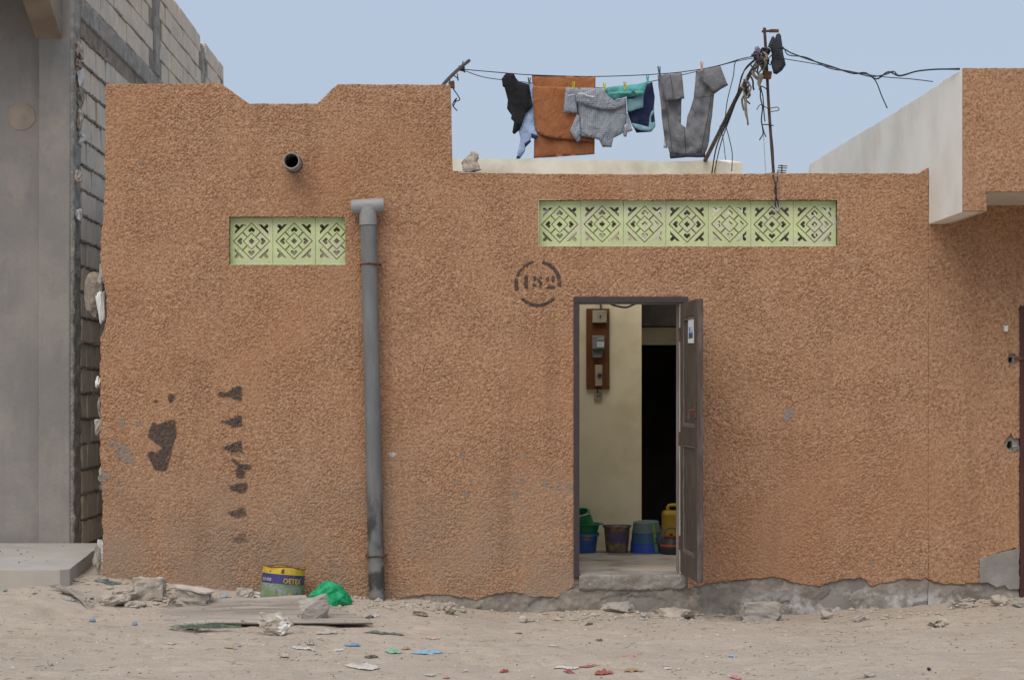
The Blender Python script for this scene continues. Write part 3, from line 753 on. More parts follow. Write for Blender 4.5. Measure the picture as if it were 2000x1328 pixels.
# white flank wall above the roofs
zt, zb_, zs_ = wz(133, FY), wz(413, FY), wz(375, FY)
yb = 4.55
flank = [(FY + .03, zb_), (FY + .03, zt - .004)] + rough_line([(FY + .03, zt - .004), (1.2, zt + .0), (2.6, zt + .02), (4.45, zt + .03), (yb, zt - .05)], .06, .012, 15, .2) + [(yb, zb_)]
v, f = prism([flank[1:]  + [flank[0]]], 3.386, 3.50, lambda u, w, d: (d, u, w)); link_mesh('flank_wall', v, f, M_white, nb)
fx0 = wx(1880, FY); fx1 = wx(1928, FY)
fout = [(3.384, zb_), (fx1, zb_), (fx1, zs_), (6.0, zs_), (6.0, zt), (3.384, zt)]
v, f = prism([[(x, z) if i else (x, z) for i, (x, z) in enumerate(fout)]], FY + .022, FY + .15, fxz)
v = [(max(p[0], 3.503), p[1], p[2]) for p in v]
link_mesh('roof_edge_wall', v, f, M_soffit, nb)
grid_sheet('roof_edge_render', 3.382, 5.4, zb_, zt, .0085, lambda x, z: pip(fout, x, z), plaster_h, M_plaster_r, nb, y0=FY + .014, depth=.014, snapx=(3.384, fx1), snapz=(zb_, zs_, zt))
MB().box(3.503, fx1, FY + .152, .013, zb_ + .002, zs_ + .1).build('corner_beam', M_soffit, nb)
MB().box(3.503, 6.0, FY + .152, .20, zs_ + .003, zs_ + .10).build('roof_slab', M_soffit, nb)
# dark red door
rd = mat('dark_red_paint', (.075, .024, .02), (.05, .02, .017), 8, .6, .4, bump=.3, stretch=(8, 8, 1))
MB().box(ndoor + .002, ndoor + .03, -.012, .1, -.05, wz(598) - .002).box(ndoor + .031, ndoor + 1.02, -.012, .1, wz(598) - .03, wz(598) - .002).box(ndoor + 1.021, ndoor + 1.048, -.012, .1, -.05, wz(598) - .002).build('door_frame', rd, nb, bevel=.003)
dl = MB().box(ndoor + .033, ndoor + 1.018, .05, .09, 0, wz(598) - .033).build('door', rd, nb, bevel=.002)
for za, zb2 in ((.15, .9), (1.05, 1.95)):
    MB().box(ndoor + .15, ndoor + .48, .035, .0495, za, zb2).build('door_panel', rd, dl, bevel=.006)
    MB().box(ndoor + .57, ndoor + .9, .035, .0495, za, zb2).build('door_panel', rd, dl, bevel=.006)
lk = MB(); p = W(1988, 700, -.03); lk.box(p.x - .02, p.x + .03, -.03, -.013, p.z - .01, p.z + .01); lk.tube([(p.x + .03, -.02, p.z), (p.x + .09, -.03, p.z)], .006); lk.build('bolt', M_rust, dl)
wf = MB(); p = W(1963, 642, 0); wf.box(p.x - .014, p.x + .014, -.03, .0, p.z - .02, p.z + .02, .004); wf.build('wall_hook', M_lime, nb)
v, f = rock_mesh(W(1984, 884, -.005), .06, .05, .06, 77, 2, .2); link_mesh('plaster_lump', v, f, M_cement, nb)

# ================================================================== UNFINISHED CONCRETE BUILDING (left)
lb = thing('concrete_building', (-4.0, 1.86, 0.2), 'tall unfinished grey building with bare concrete block flank', 'building')
PY = 1.86; BX = -3.2
MB().box(-6.5, wx(75, PY), PY + .09, PY + .3, 0, 6.0).build('front_wall', M_conc_wall, lb)
MB().box(wx(75, PY) + .001, wx(137, PY), PY, PY + .3, .25, 5.9).build('pillar', M_conc_wall, lb, bevel=.012)
cc = W(42, 228, PY + .085)
mb = MB(); mb.lathe((0, 0, 0), [(.118, 0), (.112, .006), (.0, .008)], 40)
mb.v = [(p[0] * (1 + .05 * float(pn(math.atan2(p[1], p[0]) * 1.5, 1, 3))), p[1] * (1 + .06 * float(pn(math.atan2(p[1], p[0]) * 1.9, 2, 4))), p[2]) for p in mb.v]
mb.v = [(cc.x + p[0], PY + .09 - p[2], cc.z + p[1]) for p in mb.v]; mb.f = [q[::-1] for q in mb.f]
mb.build('round_patch', mat('sandy_cement', (.36, .295, .23), (.30, .25, .205), 6, bump=.4, c3=(.27, .235, .20), s3=9), lb)
# rough cast column behind the pillar (its side faces the alley)
def colside(V):
    out = V.copy(); out[:, 0] = BX + .03 - V[:, 1] - .03; out[:, 1] = V[:, 0]; return out
yx0 = PY + .012; yx1 = PY + .27
grid_sheet('cast_column', yx0, yx1, .2, 5.85, .016, in_all, lambda x, z: .015 * pn(x / .1, z / .12, 81) + .012 * pn(x / .04, z / .05, 82) + .006 * pn(x / .018, z / .02, 83), M_rough_conc, lb, y0=0, depth=.04, fmap=colside)
MB().box(BX - .2, BX - .009, PY + .3, 11.3, 0, 5.80).build('block_core', M_mortar, lb)
def rough_bar(name, ya, yb_, za, zb2, prot, seed):
    grid_sheet(name, ya, yb_, za, zb2, .03, in_all, lambda x, z: prot + .012 * pn(x / .12, z / .1, seed) + .010 * pn(x / .05, z / .05, seed + 1), M_rough_conc, lb, y0=0, depth=.05 + prot, fmap=colside)
rough_bar('ring_beam', PY + .28, 11.3, 4.68, 4.85, .006, 85)
MB().box(BX - .008, wx(214) - .004, 3.3, 3.45, 0, 3.3).build('alley_light_stop', M_cement, lb)  # unseen wall added across the alley to cut light from behind
rough_bar('cast_column', 5.78, 6.04, 4.87, 5.84, .012, 87); rough_bar('cast_column', 9.1, 9.36, 4.87, 5.84, .012, 89)
rough_bar('cast_column', 5.78, 6.04, .2, 4.65, .012, 91); rough_bar('cast_column', 9.1, 9.36, .2, 4.65, .012, 93)
# blocks
bmesh_vars = []
for k in range(9):
    rnd = random.Random(k); v = []
    bm = bmesh.new(); bmesh.ops.create_cube(bm, size=1.0)
    bmesh.ops.scale(bm, vec=(.06, .392, .196), verts=bm.verts[:])
    for vt in bm.verts: vt.co += Vector((rnd.uniform(-.004, .004), rnd.uniform(-.006, .006), rnd.uniform(-.005, .005)))
    bmesh.ops.bevel(bm, geom=bm.edges[:], offset=.006, segments=1, affect='EDGES')
    me = bpy.data.meshes.new('block'); bm.to_mesh(me); bm.free(); me.materials.append(M_blocks[k % 3]); bmesh_vars.append(me)
cells = []
zrow = .25; row = 0
while zrow < 5.75:
    if not (4.63 - .2 < zrow < 4.86):
        hh = zrow + .2
        y = PY + .28 - (.2 if row % 2 else 0)
        while y < 10.95:
            ya, yb_ = max(y, PY + .28), y + .4
            mid = (ya + yb_) / 2
            if yb_ - ya > .12 and not any(c0 - .2 < mid < c1 + .2 and (c0 - .17 < mid < c1 + .17) for c0, c1 in ((5.78, 6.04), (9.1, 9.36))):
                px = CX + BX * F / (D + mid); py = CY - (zrow + .1 - H) * F / (D + mid)
                vis = (px < 205 and -40 < py < 1120) or (py < 170 and py > -40)
                cells.append((0 if vis else 1, mid, zrow + .1, yb_ - ya - .012))
            y += .41
        row += 1; zrow += .214
    else: zrow = 4.865 + .0
cells.sort()
rest = MB()
for i, (hid, y, z, L) in enumerate(cells):
    if i < 300 and not hid:
        o = bpy.data.objects.new('block', bmesh_vars[random.randrange(9)])
        o.location = Vector((BX - .024 + random.uniform(-.006, .006), y, z)) - ORIG[lb.name]
        o.scale = (1, L / .398 if L > .3 else L / .392, 1); o.rotation_euler = (random.uniform(-.01, .01), 0, random.uniform(-.012, .012)); finish(o, lb)
    else:
        rest.box(BX - .05, BX + .004 + random.uniform(-.005, .005), y - L / 2, y + L / 2, z - .098, z + .098)
rest.build('block_courses', M_blocks[1], lb, kind='stuff')
# mortar squeezed out of the bed joints below the ring beam
def mrow(z): return np.round((z - .25 - .207) / .214)
def in_mortar(x, z):
    r = mrow(z); zj = .25 + .207 + r * .214
    low = (z < 3.7) | (x < 3.4)
    return (z < 4.56) & low & (np.abs(z - zj - .010 * pn(x / .2, r, 3)) < .010 + .016 * pn(x / .08, r * 1.7, 5)) & ((x < 5.7) | (x > 6.1))
grid_sheet('mortar_joints', PY + .28, 8.0, .4, 4.6, .014, in_mortar, lambda x, z: .006 + .022 * np.clip(.25 + pn(x / .06, z / .05, 100) + .5 * pn(x / .03, z / .03, 130), 0, 1), M_mortar, lb, y0=0, depth=.03, fmap=colside, kind='stuff')
# spilled mortar along the column
for i, (px, py, w_, h_) in enumerate([(150, 100, 16, 40), (152, 150, 14, 44), (153, 190, 12, 40), (151, 235, 14, 46), (154, 272, 14, 30), (149, 128, 12, 26), (148, 345, 10, 30), (149, 420, 9, 26)]):
    Y = F * BX / (px - CX) - D
    p = W(px, py + h_ / 2, Y); v, f = rock_mesh((BX + .02, p.y, p.z), .07, .14, h_ * (D + Y) / F, 300 + i, 2, .35)
    link_mesh('mortar_spill', v, f, (mat('pale_mortar', (.50, .43, .36), (.36, .29, .24), 20, bump=.8), M_lime, M_mortar)[i % 3], lb)
# bracket and balcony slab
b0, b1 = wx(70, PY), wx(121, PY)
v, f = prism([[(PY - .003, 4.46), (1.38, 4.69), (1.38, 4.76), (.95, 4.80), (.95, 5.0), (PY - .003, 5.0)]], b0, b1, lambda u, w, d: (d, u, w)); link_mesh('balcony_bracket', v, f, mat('stained_concrete', (.30, .245, .19), (.24, .19, .15), 4, bump=.3), lb)
MB().box(-6.5, b0 - .003, .95, PY + .088, 4.86, 5.0).build('balcony_slab', M_conc_wall, lb)
# porch slab
zs2 = .292
sl = [W(136, 1114, -.4), W(187, 1066, 1.3)]
top = [(-6.5, -.42), (wx(118, -.40), -.42), (wx(136, -.36), -.36), (wx(187, 1.3), 1.3), (wx(187, 1.3), PY - .01), (-6.5, PY - .01)]
v, f = prism([rough_line(top + [top[0]], .06, .008, 17, .1)[:-1]], zs2, .02, lambda u, w, d: (u, w, d))
link_mesh('porch_slab', v, f, mat('porch_concrete', (.40, .385, .36), (.33, .315, .29), 3, .85, .25, bump=.4, bscale=40, c3=(.44, .39, .33), s3=1.5), lb, bevel=.012)

# ================================================================== DRAINPIPE
dp = thing('drainpipe', W(737, 1168, -.09), 'grey plastic drainpipe with a tee on top strapped to the terracotta wall', 'drainpipe')
Yp = -.085; pr = 15.6 / S
path = [W(719, 430, Yp), W(722, 560, Yp), W(726, 720, Yp), W(729, 860, Yp), W(732, 980, Yp), W(734, 1085, Yp), W(737, 1172, Yp)]
t = NT('weathered_grey_pipe'); X_, Y_, Z_ = t.sep()
c_ = t.mix(t.rng(t.noise(4, 4, .6, t.scaled(3, 3, .7)), .35, .65), (.178, .184, .184), (.142, .146, .146))
c_ = t.mix(t.math('MULTIPLY', t.rng(Z_, .95, .55), t.rng(t.noise(3.5, 5, .65, t.scaled(2.5, 2.5, .9)), .38, .55)), c_, (.05, .05, .047))
c_ = t.mix(t.math('MULTIPLY', t.rng(Z_, .36, .3), t.rng(t.noise(7, 4, .6), .45, .6)), c_, (.19, .185, .175))
t.bump(t.noise(30, 4), .1, .004); M_pipe2 = t.done(c_, .5, .35)
MB().tube(path, pr, 24, 6).build('pipe', M_pipe2, dp, smooth=True)
MB().tube([W(718, 402, Yp), W(719, 440, Yp)], pr * 1.1, 24).build('collar', M_pipe_top, dp, smooth=False)
tee = MB(); a_, b_ = W(687, 405, Yp), W(750, 401, Yp)
tee.tube([a_, a_.lerp(b_, .2), a_.lerp(b_, .21), a_.lerp(b_, .78), a_.lerp(b_, .79), b_], 14.5 / S, 24)
tee.tube([W(718, 400, Yp), W(718.5, 420, Yp)], pr * 1.03, 24)
tee.build('tee', M_pipe_top, dp)
for py in (516, 1085):
    cxp = 723 if py == 516 else 734
    c = W(cxp, py, Yp); mb = MB()
    mb.tube([c + Vector((pr * 1.06 * math.cos(an), pr * 1.06 * math.sin(an), .002 * math.sin(3 * an))) for an in [R(-205 + 230 * i / 20) for i in range(21)]], .007, 6)
    mb.tube([c + Vector((pr * 1.05, 0, 0)), c + Vector((pr * 1.25, .03, 0)), c + Vector((pr * 1.25, .09, 0))], .007, 6)
    mb.tube([c + Vector((-pr * 1.05, 0, 0)), c + Vector((-pr * 1.25, .03, 0)), c + Vector((-pr * 1.25, .09, 0))], .007, 6)
    mb.build('pipe_clamp', M_rust, dp)

# ================================================================== LAUNDRY
LY = 1.6
def Zl(pts, ox, oy, k): return [(ox + p / k, oy + q / k) for p, q in pts]
def cloth(name, pts, m, parent=None, Y=LY, puff=.02, amp=.012, fs=(.06, .25), seed=0, front=0.0, step=.02, label=None, cat=None, rag=0.0):
    Yc = Y - front
    L = [(wx(p, Yc), wz(q, Yc)) for p, q in pts]
    L2_ = []
    for (x1, z1), (x2, z2) in zip(L, L[1:] + L[:1]):
        n = max(1, int(math.hypot(x2 - x1, z2 - z1) / step))
        for i in range(n): L2_.append((x1 + (x2 - x1) * i / n + random.uniform(-rag, rag), z1 + (z2 - z1) * i / n + random.uniform(-rag, rag)))
    xs, zs = [p[0] for p in L2_], [p[1] for p in L2_]
    rnd = random.Random(seed)
    gx = [(x + rnd.uniform(-.2, .2) * step, z + rnd.uniform(-.2, .2) * step) for x in np.arange(min(xs), max(xs), step) for z in np.arange(min(zs), max(zs), step)]
    GA = np.array(gx); ins = pip(L2_, GA[:, 0], GA[:, 1])
    LA = np.array(L2_); d = np.sqrt(((GA[:, None, :] - LA[None]) ** 2).sum(-1)).min(1)
    GA = GA[ins & (d > step * .55)]
    P, T = tri2d([L2_], GA.tolist())
    db = np.sqrt(((P[:, None, :] - LA[None]) ** 2).sum(-1)).min(1)
    n = len(P)
    fold = amp * (pn(P[:, 0] / fs[0], P[:, 1] / fs[1], seed) * 1.6 + .7 * pn(P[:, 0] / fs[0] * 2.2, P[:, 1] / fs[1] * 2.0, seed + 2))
    bul = .6 * puff * np.sqrt(np.clip(db / .10, 0, 1)) + .0012 * (db > 1e-5)
    fold = fold + .5 * amp * np.abs(pn((P[:, 0] + P[:, 1] * .6) / .09, (P[:, 1] - P[:, 0] * .4) / .14, seed + 4)) * 2
    fr_ = np.stack([P[:, 0], Yc + fold - bul, P[:, 1]], 1); bk = np.stack([P[:, 0], Yc + fold + bul * .6 + .001, P[:, 1]], 1)
    V = np.concatenate([fr_, bk])
    Fc = [tuple(q) for q in T] + [(q[2] + n, q[1] + n, q[0] + n) for q in T] + [(b, a, a + n, b + n) for a, b in boundary(T)]
    return link_mesh(name, V, Fc, m, parent, smooth=True, label=label, cat=cat)
def fabric(name, c1, c2=None, rough=.92):
    if name in MATS: return MATS[name]
    t = NT(name); c2 = c2 or tuple(q * .8 for q in c1)
    col = t.mix(t.rng(t.noise(14, 5, .65), .35, .65), c1, c2)
    col = t.mix(t.rng(t.noise(240, 2, .5), .5, .65, 0, .35), col, tuple(q * .6 for q in c1))
    wr = t.math('ADD', t.math('MULTIPLY', t.noise(13, 3, .6, t.scaled(1, 1, .55), 1.2), 1.0), t.math('MULTIPLY', t.noise(180, 2, .5), .06))
    t.bump(wr, .55, .03)
    MATS[name] = t.done(col, rough, .12); return MATS[name]
F_black = fabric('black_cotton', (.020, .020, .022), (.028, .028, .03)); F_blue = fabric('pale_blue_cotton', (.40, .50, .70), (.34, .44, .64)); F_navy = fabric('navy_cotton', (.022, .030, .075), (.03, .04, .09))
F_orange = fabric('orange_terry', (.36, .145, .065), (.31, .12, .052)); F_grey = fabric('grey_twill', (.205, .205, .215), (.17, .17, .18)); F_grey_d = fabric('dark_grey_twill', (.055, .057, .068))
F_teal = fabric('teal_cotton', (.13, .40, .37), (.10, .33, .31)); F_aqua = fabric('grey_aqua_cotton', (.22, .39, .43), (.19, .34, .38)); F_white = fabric('white_trim', (.65, .65, .68))
t = NT('grey_checked_cotton'); X_, Y_, Z_ = t.sep()
def stripe(v_, per): return t.rng(t.math('ABSOLUTE', t.math('SUBTRACT', t.math('FRACT', t.math('DIVIDE', v_, per)), .5)), .30, .42)
lines = t.math('MAXIMUM', stripe(X_, .0165), stripe(Z_, .0165))
c_ = t.mix(t.math('MULTIPLY', lines, .36), (.33, .355, .39), (.12, .125, .17)); t.bump(t.noise(13, 3, .6, t.scaled(1, 1, .55), 1.2), .9, .035)
F_check = t.done(c_, .9, .15)
z5 = lambda p: Zl(p, 860, 40, 4.15); z6 = lambda p: Zl(p, 1080, 100, 5.0)
cloth('black_top', z5([(530, 430), (595, 430), (612, 465), (640, 500), (720, 520), (735, 610), (750, 700), (690, 760), (655, 860), (640, 890), (600, 925), (583, 910), (597, 825), (572, 800), (577, 770), (540, 715), (547, 650), (520, 545), (505, 540), (497, 475)]), F_black, puff=.025, amp=.02, seed=2, front=.04,
      label='black top hanging at the left end of the washing line', cat='clothing')
bs = cloth('blue_shirt', z5([(720, 500), (765, 530), (762, 700), (772, 880), (795, 940), (780, 965), (735, 950), (728, 990), (690, 1030), (688, 1060), (645, 1122), (615, 1120), (650, 960), (635, 900), (680, 760), (715, 700)]), F_blue, puff=.012, amp=.02, seed=4, front=.015, label='pale blue shirt hanging behind the black top', cat='clothing')
cloth('dark_trim', z5([(735, 915), (775, 930), (795, 940), (780, 965), (740, 955)]), F_navy, bs, front=.05, puff=.004, amp=.004)
cloth('dark_trim', z5([(680, 1000), (730, 965), (735, 985), (690, 1030)]), F_navy, bs, front=.05, puff=.004, amp=.004)
cloth('dark_trim', z5([(625, 1095), (640, 1100), (645, 1122), (615, 1122)]), F_navy, bs, front=.05, puff=.004, amp=.004)
tw = thing('orange_towel', W(1100, 308, LY), 'orange terry towel folded over the washing line', 'towel')
cloth('back_layer', z5([(742, 442), (900, 447), (1100, 452), (1258, 455), (1254, 800), (1250, 1085), (1000, 1103), (757, 1118), (762, 900), (752, 650)]), F_orange, tw, puff=.006, amp=.010, fs=(.16, .6), seed=6)
cloth('front_layer', z5([(748, 532), (1000, 540), (1257, 546), (1254, 800), (1248, 990), (1080, 970), (900, 955), (820, 930), (775, 885), (762, 800)]), F_orange, tw, puff=.007, amp=.010, fs=(.18, .6), seed=6, front=.03)
cs = thing('checked_shirt', W(1165, 288, LY), 'grey checked shirt pegged upside down in front of the orange towel', 'clothing')
cloth('shirt_body', z6([(225, 420), (475, 362), (520, 420), (600, 482), (715, 455), (718, 600), (720, 700), (690, 740), (690, 800), (590, 850), (572, 938), (487, 938), (450, 868), (400, 855), (270, 830), (262, 650), (238, 560), (220, 490)]), F_check, cs, puff=.03, amp=.016, seed=8, front=.06)
cloth('shirt_fold', z6([(225, 430), (415, 365), (475, 362), (520, 420), (600, 482), (717, 455), (717, 515), (640, 560), (560, 577), (400, 556), (300, 520), (222, 490)]), F_check, cs, puff=.018, amp=.008, seed=9, front=.105)
cloth('sleeve', z6([(262, 640), (268, 760), (266, 880), (235, 890), (165, 780), (235, 612)]), F_check, cs, puff=.015, amp=.01, seed=10, front=.07)
cloth('sleeve', z6([(712, 600), (735, 620), (778, 778), (727, 795), (716, 840), (690, 832), (682, 745), (715, 730)]), F_check, cs, puff=.012, amp=.01, seed=11, front=.055)
cloth('folded_sleeve', z6([(125, 355), (412, 362), (412, 455), (230, 440), (235, 605), (100, 602), (112, 480)]), F_check, cs, puff=.012, amp=.01, seed=12, front=.08)
cloth('collar_trim', z6([(148, 430), (250, 410), (300, 410), (345, 435), (408, 440), (408, 455), (340, 450), (295, 425), (245, 425), (150, 440)]), F_white, cs, puff=.003, amp=.004, seed=13, front=.13)
ts = cloth('teal_shorts', z6([(485, 360), (600, 345), (760, 325), (925, 308), (900, 380), (888, 435), (715, 447), (600, 480), (545, 445)]), F_teal, puff=.02, amp=.022, fs=(.05, .07), seed=14, front=.10, label='crumpled teal shorts pegged between checked shirt and navy shorts', cat='clothing')
cloth('waistband', z6([(540, 405), (700, 388), (890, 390), (886, 420), (700, 420), (560, 435)]), F_teal, ts, puff=.006, amp=.004, seed=15, front=.135)
ns = thing('navy_shorts', W(1255, 258, LY), 'navy shorts with pale aqua side panels on the washing line', 'clothing')
cloth('shorts_body', z6([(720, 440), (800, 430), (888, 335), (970, 300), (985, 390), (996, 445), (985, 560), (1000, 740), (960, 790), (880, 792), (815, 800), (765, 710), (725, 590)]), F_navy, ns, puff=.02, amp=.015, seed=16, front=.02)
cloth('pocket_panel', z6([(720, 470), (790, 465), (820, 440), (885, 430), (882, 550), (760, 590), (725, 595)]), F_aqua, ns, puff=.008, amp=.006, seed=17, front=.075)
cloth('side_panel', z6([(768, 702), (850, 720), (935, 742), (945, 640), (962, 590), (995, 560), (985, 600), (958, 650), (960, 700), (1000, 690), (1000, 740), (960, 787), (900, 782), (850, 775), (795, 748)]), F_aqua, ns, puff=.006, amp=.006, seed=18, front=.06)
tr = thing('grey_trousers', W(1343, 306, LY), 'grey trousers hung upside down with both legs folded over the line', 'clothing')
cloth('trouser_body', z6([(1025, 232), (1120, 225), (1255, 300), (1256, 475), (1252, 640), (1250, 715), (1300, 745), (1312, 640), (1345, 560), (1375, 460), (1400, 192), (1470, 220), (1575, 340), (1575, 420), (1555, 640), (1530, 870), (1505, 960), (1485, 1000), (1300, 1015), (1140, 1012), (1115, 930), (1090, 850), (1062, 640), (1040, 440)]), F_grey, tr, puff=.035, amp=.03, fs=(.06, .16), seed=20)
cloth('folded_leg', z6([(1028, 238), (1140, 225), (1257, 208), (1270, 330), (1283, 462), (1190, 482), (1108, 488), (1072, 370)]), F_grey, tr, puff=.014, amp=.008, seed=21, front=.06)
cloth('folded_leg', z6([(1400, 190), (1510, 170), (1635, 145), (1672, 240), (1708, 332), (1640, 370), (1578, 416), (1500, 330), (1440, 260)]), F_grey, tr, puff=.014, amp=.008, seed=22, front=.06)
cloth('leg_hem', z6([(1108, 476), (1190, 470), (1283, 450), (1284, 464), (1190, 484), (1110, 492)]), F_grey_d, tr, puff=.004, amp=.003, seed=21, front=.085)
cloth('leg_hem', z6([(1566, 404), (1640, 355), (1702, 318), (1711, 335), (1640, 374), (1576, 420)]), F_grey_d, tr, puff=.004, amp=.003, seed=21, front=.085)
cloth('waistband', z6([(1137, 1008), (1300, 1000), (1488, 996), (1486, 1040), (1300, 1038), (1145, 1052)]), F_grey_d, tr, puff=.014, amp=.008, seed=23, front=.03)
cloth('pocket_flap', z6([(1090, 840), (1120, 850), (1115, 950), (1078, 945)]), F_white, tr, puff=.003, amp=.003, seed=24, front=-.03)

def seam(pts, parent, front): MB().tube([W(p, q, LY - front) for p, q in z6(pts)], .0022, 4, 4).build('seam', F_grey_d, parent)
seam([(1095, 480), (1120, 640), (1150, 850), (1165, 1000)], tr, .035); seam([(1545, 430), (1515, 640), (1470, 850), (1450, 1000)], tr, .035); seam([(1280, 745), (1290, 850), (1295, 1000)], tr, .04); seam([(1145, 226), (1165, 350), (1175, 470)], tr, .085); seam([(1380, 465), (1450, 450), (1560, 440)], tr, .035)
def wire(name, pts, r, m, label=None, cat=None, parent=None, n=6, seg=5, group=None):
    return MB().tube(pts, r, seg, n).build(name, m, parent, label=label, cat=cat, group=group, smooth=True)
wire('washing_line', [W(903, 136, LY), W(985, 143, LY), W(1040, 147, LY), W(1165, 150, LY), W(1290, 145, LY), W(1362, 137, LY), W(1410, 127, LY), W(1450, 115, LY), W(1492, 108, LY)], .004, M_black, 'upper dark washing line carrying the towel and trousers', 'line')
wire('washing_line', [W(906, 138, LY + .02), W(940, 150, LY + .02), W(985, 157, LY + .02), W(1100, 168, LY + .02), W(1200, 172, LY + .02), W(1280, 158, LY + .02), W(1362, 140, LY + .02), W(1440, 120, LY + .02), W(1488, 112, LY + .02)], .0035, M_black, 'lower thin washing line carrying the shirt and shorts', 'line')
def peg(px, py, h_, m, label, front, tilt=0):
    base = W(px, py, LY - front); mb = MB(); hgt = h_ * (D + LY) / F
    for s in (-1, 1):
        mb.tube([base + Vector((s * .004, s * .006, -hgt * .35)), base + Vector((s * .004 + tilt * .5, s * .002, 0)), base + Vector((s * .010 + tilt, s * .012, hgt * .65))], .0055, 5)
    mb.build('clothes_peg', m, label=label, cat='peg')
P_y = mat('yellow_plastic', (.60, .55, .06), bump=0, rough=.5); P_t = mat('teal_plastic', (.10, .48, .50), bump=0, rough=.5); P_g = mat('dark_green_plastic', (.06, .12, .10), bump=0, rough=.5); P_o = mat('salmon_plastic', (.70, .36, .27), bump=0, rough=.5)
peg(1120, 170, 16, P_y, 'yellow clothes peg over the orange towel', .15)
peg(1181, 172, 14, P_y, 'yellow clothes peg where shirt and teal shorts meet', .14)
peg(1221, 170, 15, P_y, 'yellow clothes peg in the middle of the teal shorts', .14)
peg(1265, 157, 15, P_t, 'teal clothes peg holding the navy shorts', .12)
peg(1289, 142, 18, P_g, 'dark green clothes peg on the left trouser leg', .08, -.008)
peg(1371, 133, 18, P_o, 'salmon clothes peg on the right trouser leg', .08)
peg(1034, 160, 12, P_g, 'small dark clothes peg between black top and towel', .02)

# line stick at the left end, with wire ends
sk = thing('line_stick', W(868, 166, .3), 'crooked dark stick holding the left end of the washing line', 'stick')
MB().tube([W(852, 186, .35), W(868, 163, .5), W(895, 136, 1.2), W(916, 119, LY)], .014, 7, 3).build('stick', mat('grey_wood', (.10, .085, .075), (.06, .05, .045), 20, bump=.6), sk)
v, f = rock_mesh(W(901, 140, LY - .03), .07, .06, .05, 55, 2, .3); link_mesh('knot', v, f, M_black, sk)
wire('loose_wire', [W(905, 120, LY - .02), W(903, 128, LY - .04), W(908, 142, LY - .04), W(900, 133, LY - .05)], .004, M_black, parent=sk)
wire('loose_wire', [W(882, 148, .9), W(878, 155, .9), W(884, 172, .9), W(893, 185, .9), W(898, 195, .9), W(890, 199, .9), W(886, 207, .9), W(892, 192, .9), W(884, 205, .9), W(893, 217, .9)], .0045, M_black, parent=sk)
wire('loose_wire', [W(886, 148, .9), W(893, 153, .9), W(895, 158, .9), W(893, 144, .9)], .0045, M_black, parent=sk)
wx_ = W(882, 168, .1); MB().box(wx_.x - .02, wx_.x + .02, .08, .13, wx_.z - .015, wx_.z + .03, .006).build('wedge', M_rust, sk)

# mast, pole, rags, cables
ms = thing('antenna_mast', W(1512, 345, 1.7), 'thin rusty mast with a short top arm and a small junction box', 'mast')
MY = 1.7
MB().tube([W(1493, 55, MY), W(1497, 120, MY), W(1501, 200, MY), W(1508, 300, MY), W(1516, 405, MY)], .012, 8, 3).build('pole', mat('dark_rusty_steel', (.10, .065, .05), (.06, .042, .035), 40, .85, .3, bump=.6, bscale=120), ms)
MB().tube([W(1488, 62, MY), W(1505, 61, MY), W(1521, 62, MY)], .010, 6, 2).box(W(1503, 0, MY).x, W(1520, 0, MY).x, MY - .02, MY + .02, W(0, 62, MY).z - .006, W(0, 58.5, MY).z).build('top_arm', M_rust, ms)
MB().box(W(1488, 0, MY).x, W(1505, 0, MY).x, MY - .05, MY - .017, W(0, 156, MY).z, W(0, 141, MY).z, .006).build('junction_box', M_rust, ms, bevel=.004)
wire('antenna_rod', [W(1478, 215, MY - .02), W(1486, 205, MY - .02), W(1500, 212, MY - .02), W(1518, 210, MY - .02), W(1520, 216, MY - .02), W(1500, 219, MY - .02)], .004, M_rust, parent=ms)
wire('antenna_rod', [W(1488, 244, MY - .02), W(1500, 244, MY - .02), W(1511, 246, MY - .02)], .005, M_black, parent=ms)
wire('hanging_wire', [W(1486, 170, MY - .03), W(1485, 190, MY - .03), W(1489, 210, MY - .03), W(1487, 235, MY - .03), W(1490, 252, MY - .03), W(1492, 258, MY - .03)], .006, M_black, parent=ms)
wire('hanging_wire', [W(1500, 178, MY - .03), W(1494, 172, MY - .03), W(1486, 170, MY - .03), W(1490, 190, MY - .03), W(1492, 220, MY - .03), W(1494, 238, MY - .03)], .005, M_black, parent=ms)
wire('hanging_wire', [W(1489, 250, MY - .03), W(1490, 262, MY - .03), W(1483, 274, MY - .03)], .005, M_black, parent=ms)
wire('hanging_wire', [W(1490, 255, MY - .03), W(1496, 268, MY - .03)], .005, M_black, parent=ms)
wire('hanging_wire', [W(1491, 262, MY), W(1493, 300, MY), W(1496, 345, MY)], .004, F_white, parent=ms)
wire('hanging_wire', [W(1503, 230, MY + .02), W(1510, 290, MY + .03), W(1512, 345, MY + .02)], .004, M_rust, parent=ms)
lp = thing('leaning_pole', W(1378, 313, 4.05), 'long wooden pole leaning to the mast, bound with rags and rope', 'pole')
wood = mat('weathered_pole_wood', (.17, .14, .115), (.10, .085, .07), 12, bump=.6)
MB().tube([W(1376, 316, 4.04), W(1412, 245, 3.1), W(1450, 170, 2.2), W(1494, 98, 1.66)], [.02, .016], 8, 3).build('pole', wood, lp)
rope = mat('frayed_rope', (.38, .33, .25), (.22, .19, .15), 20, bump=.8); lilac = fabric('lilac_rag', (.30, .25, .33), (.2, .17, .24))
random.seed(11)
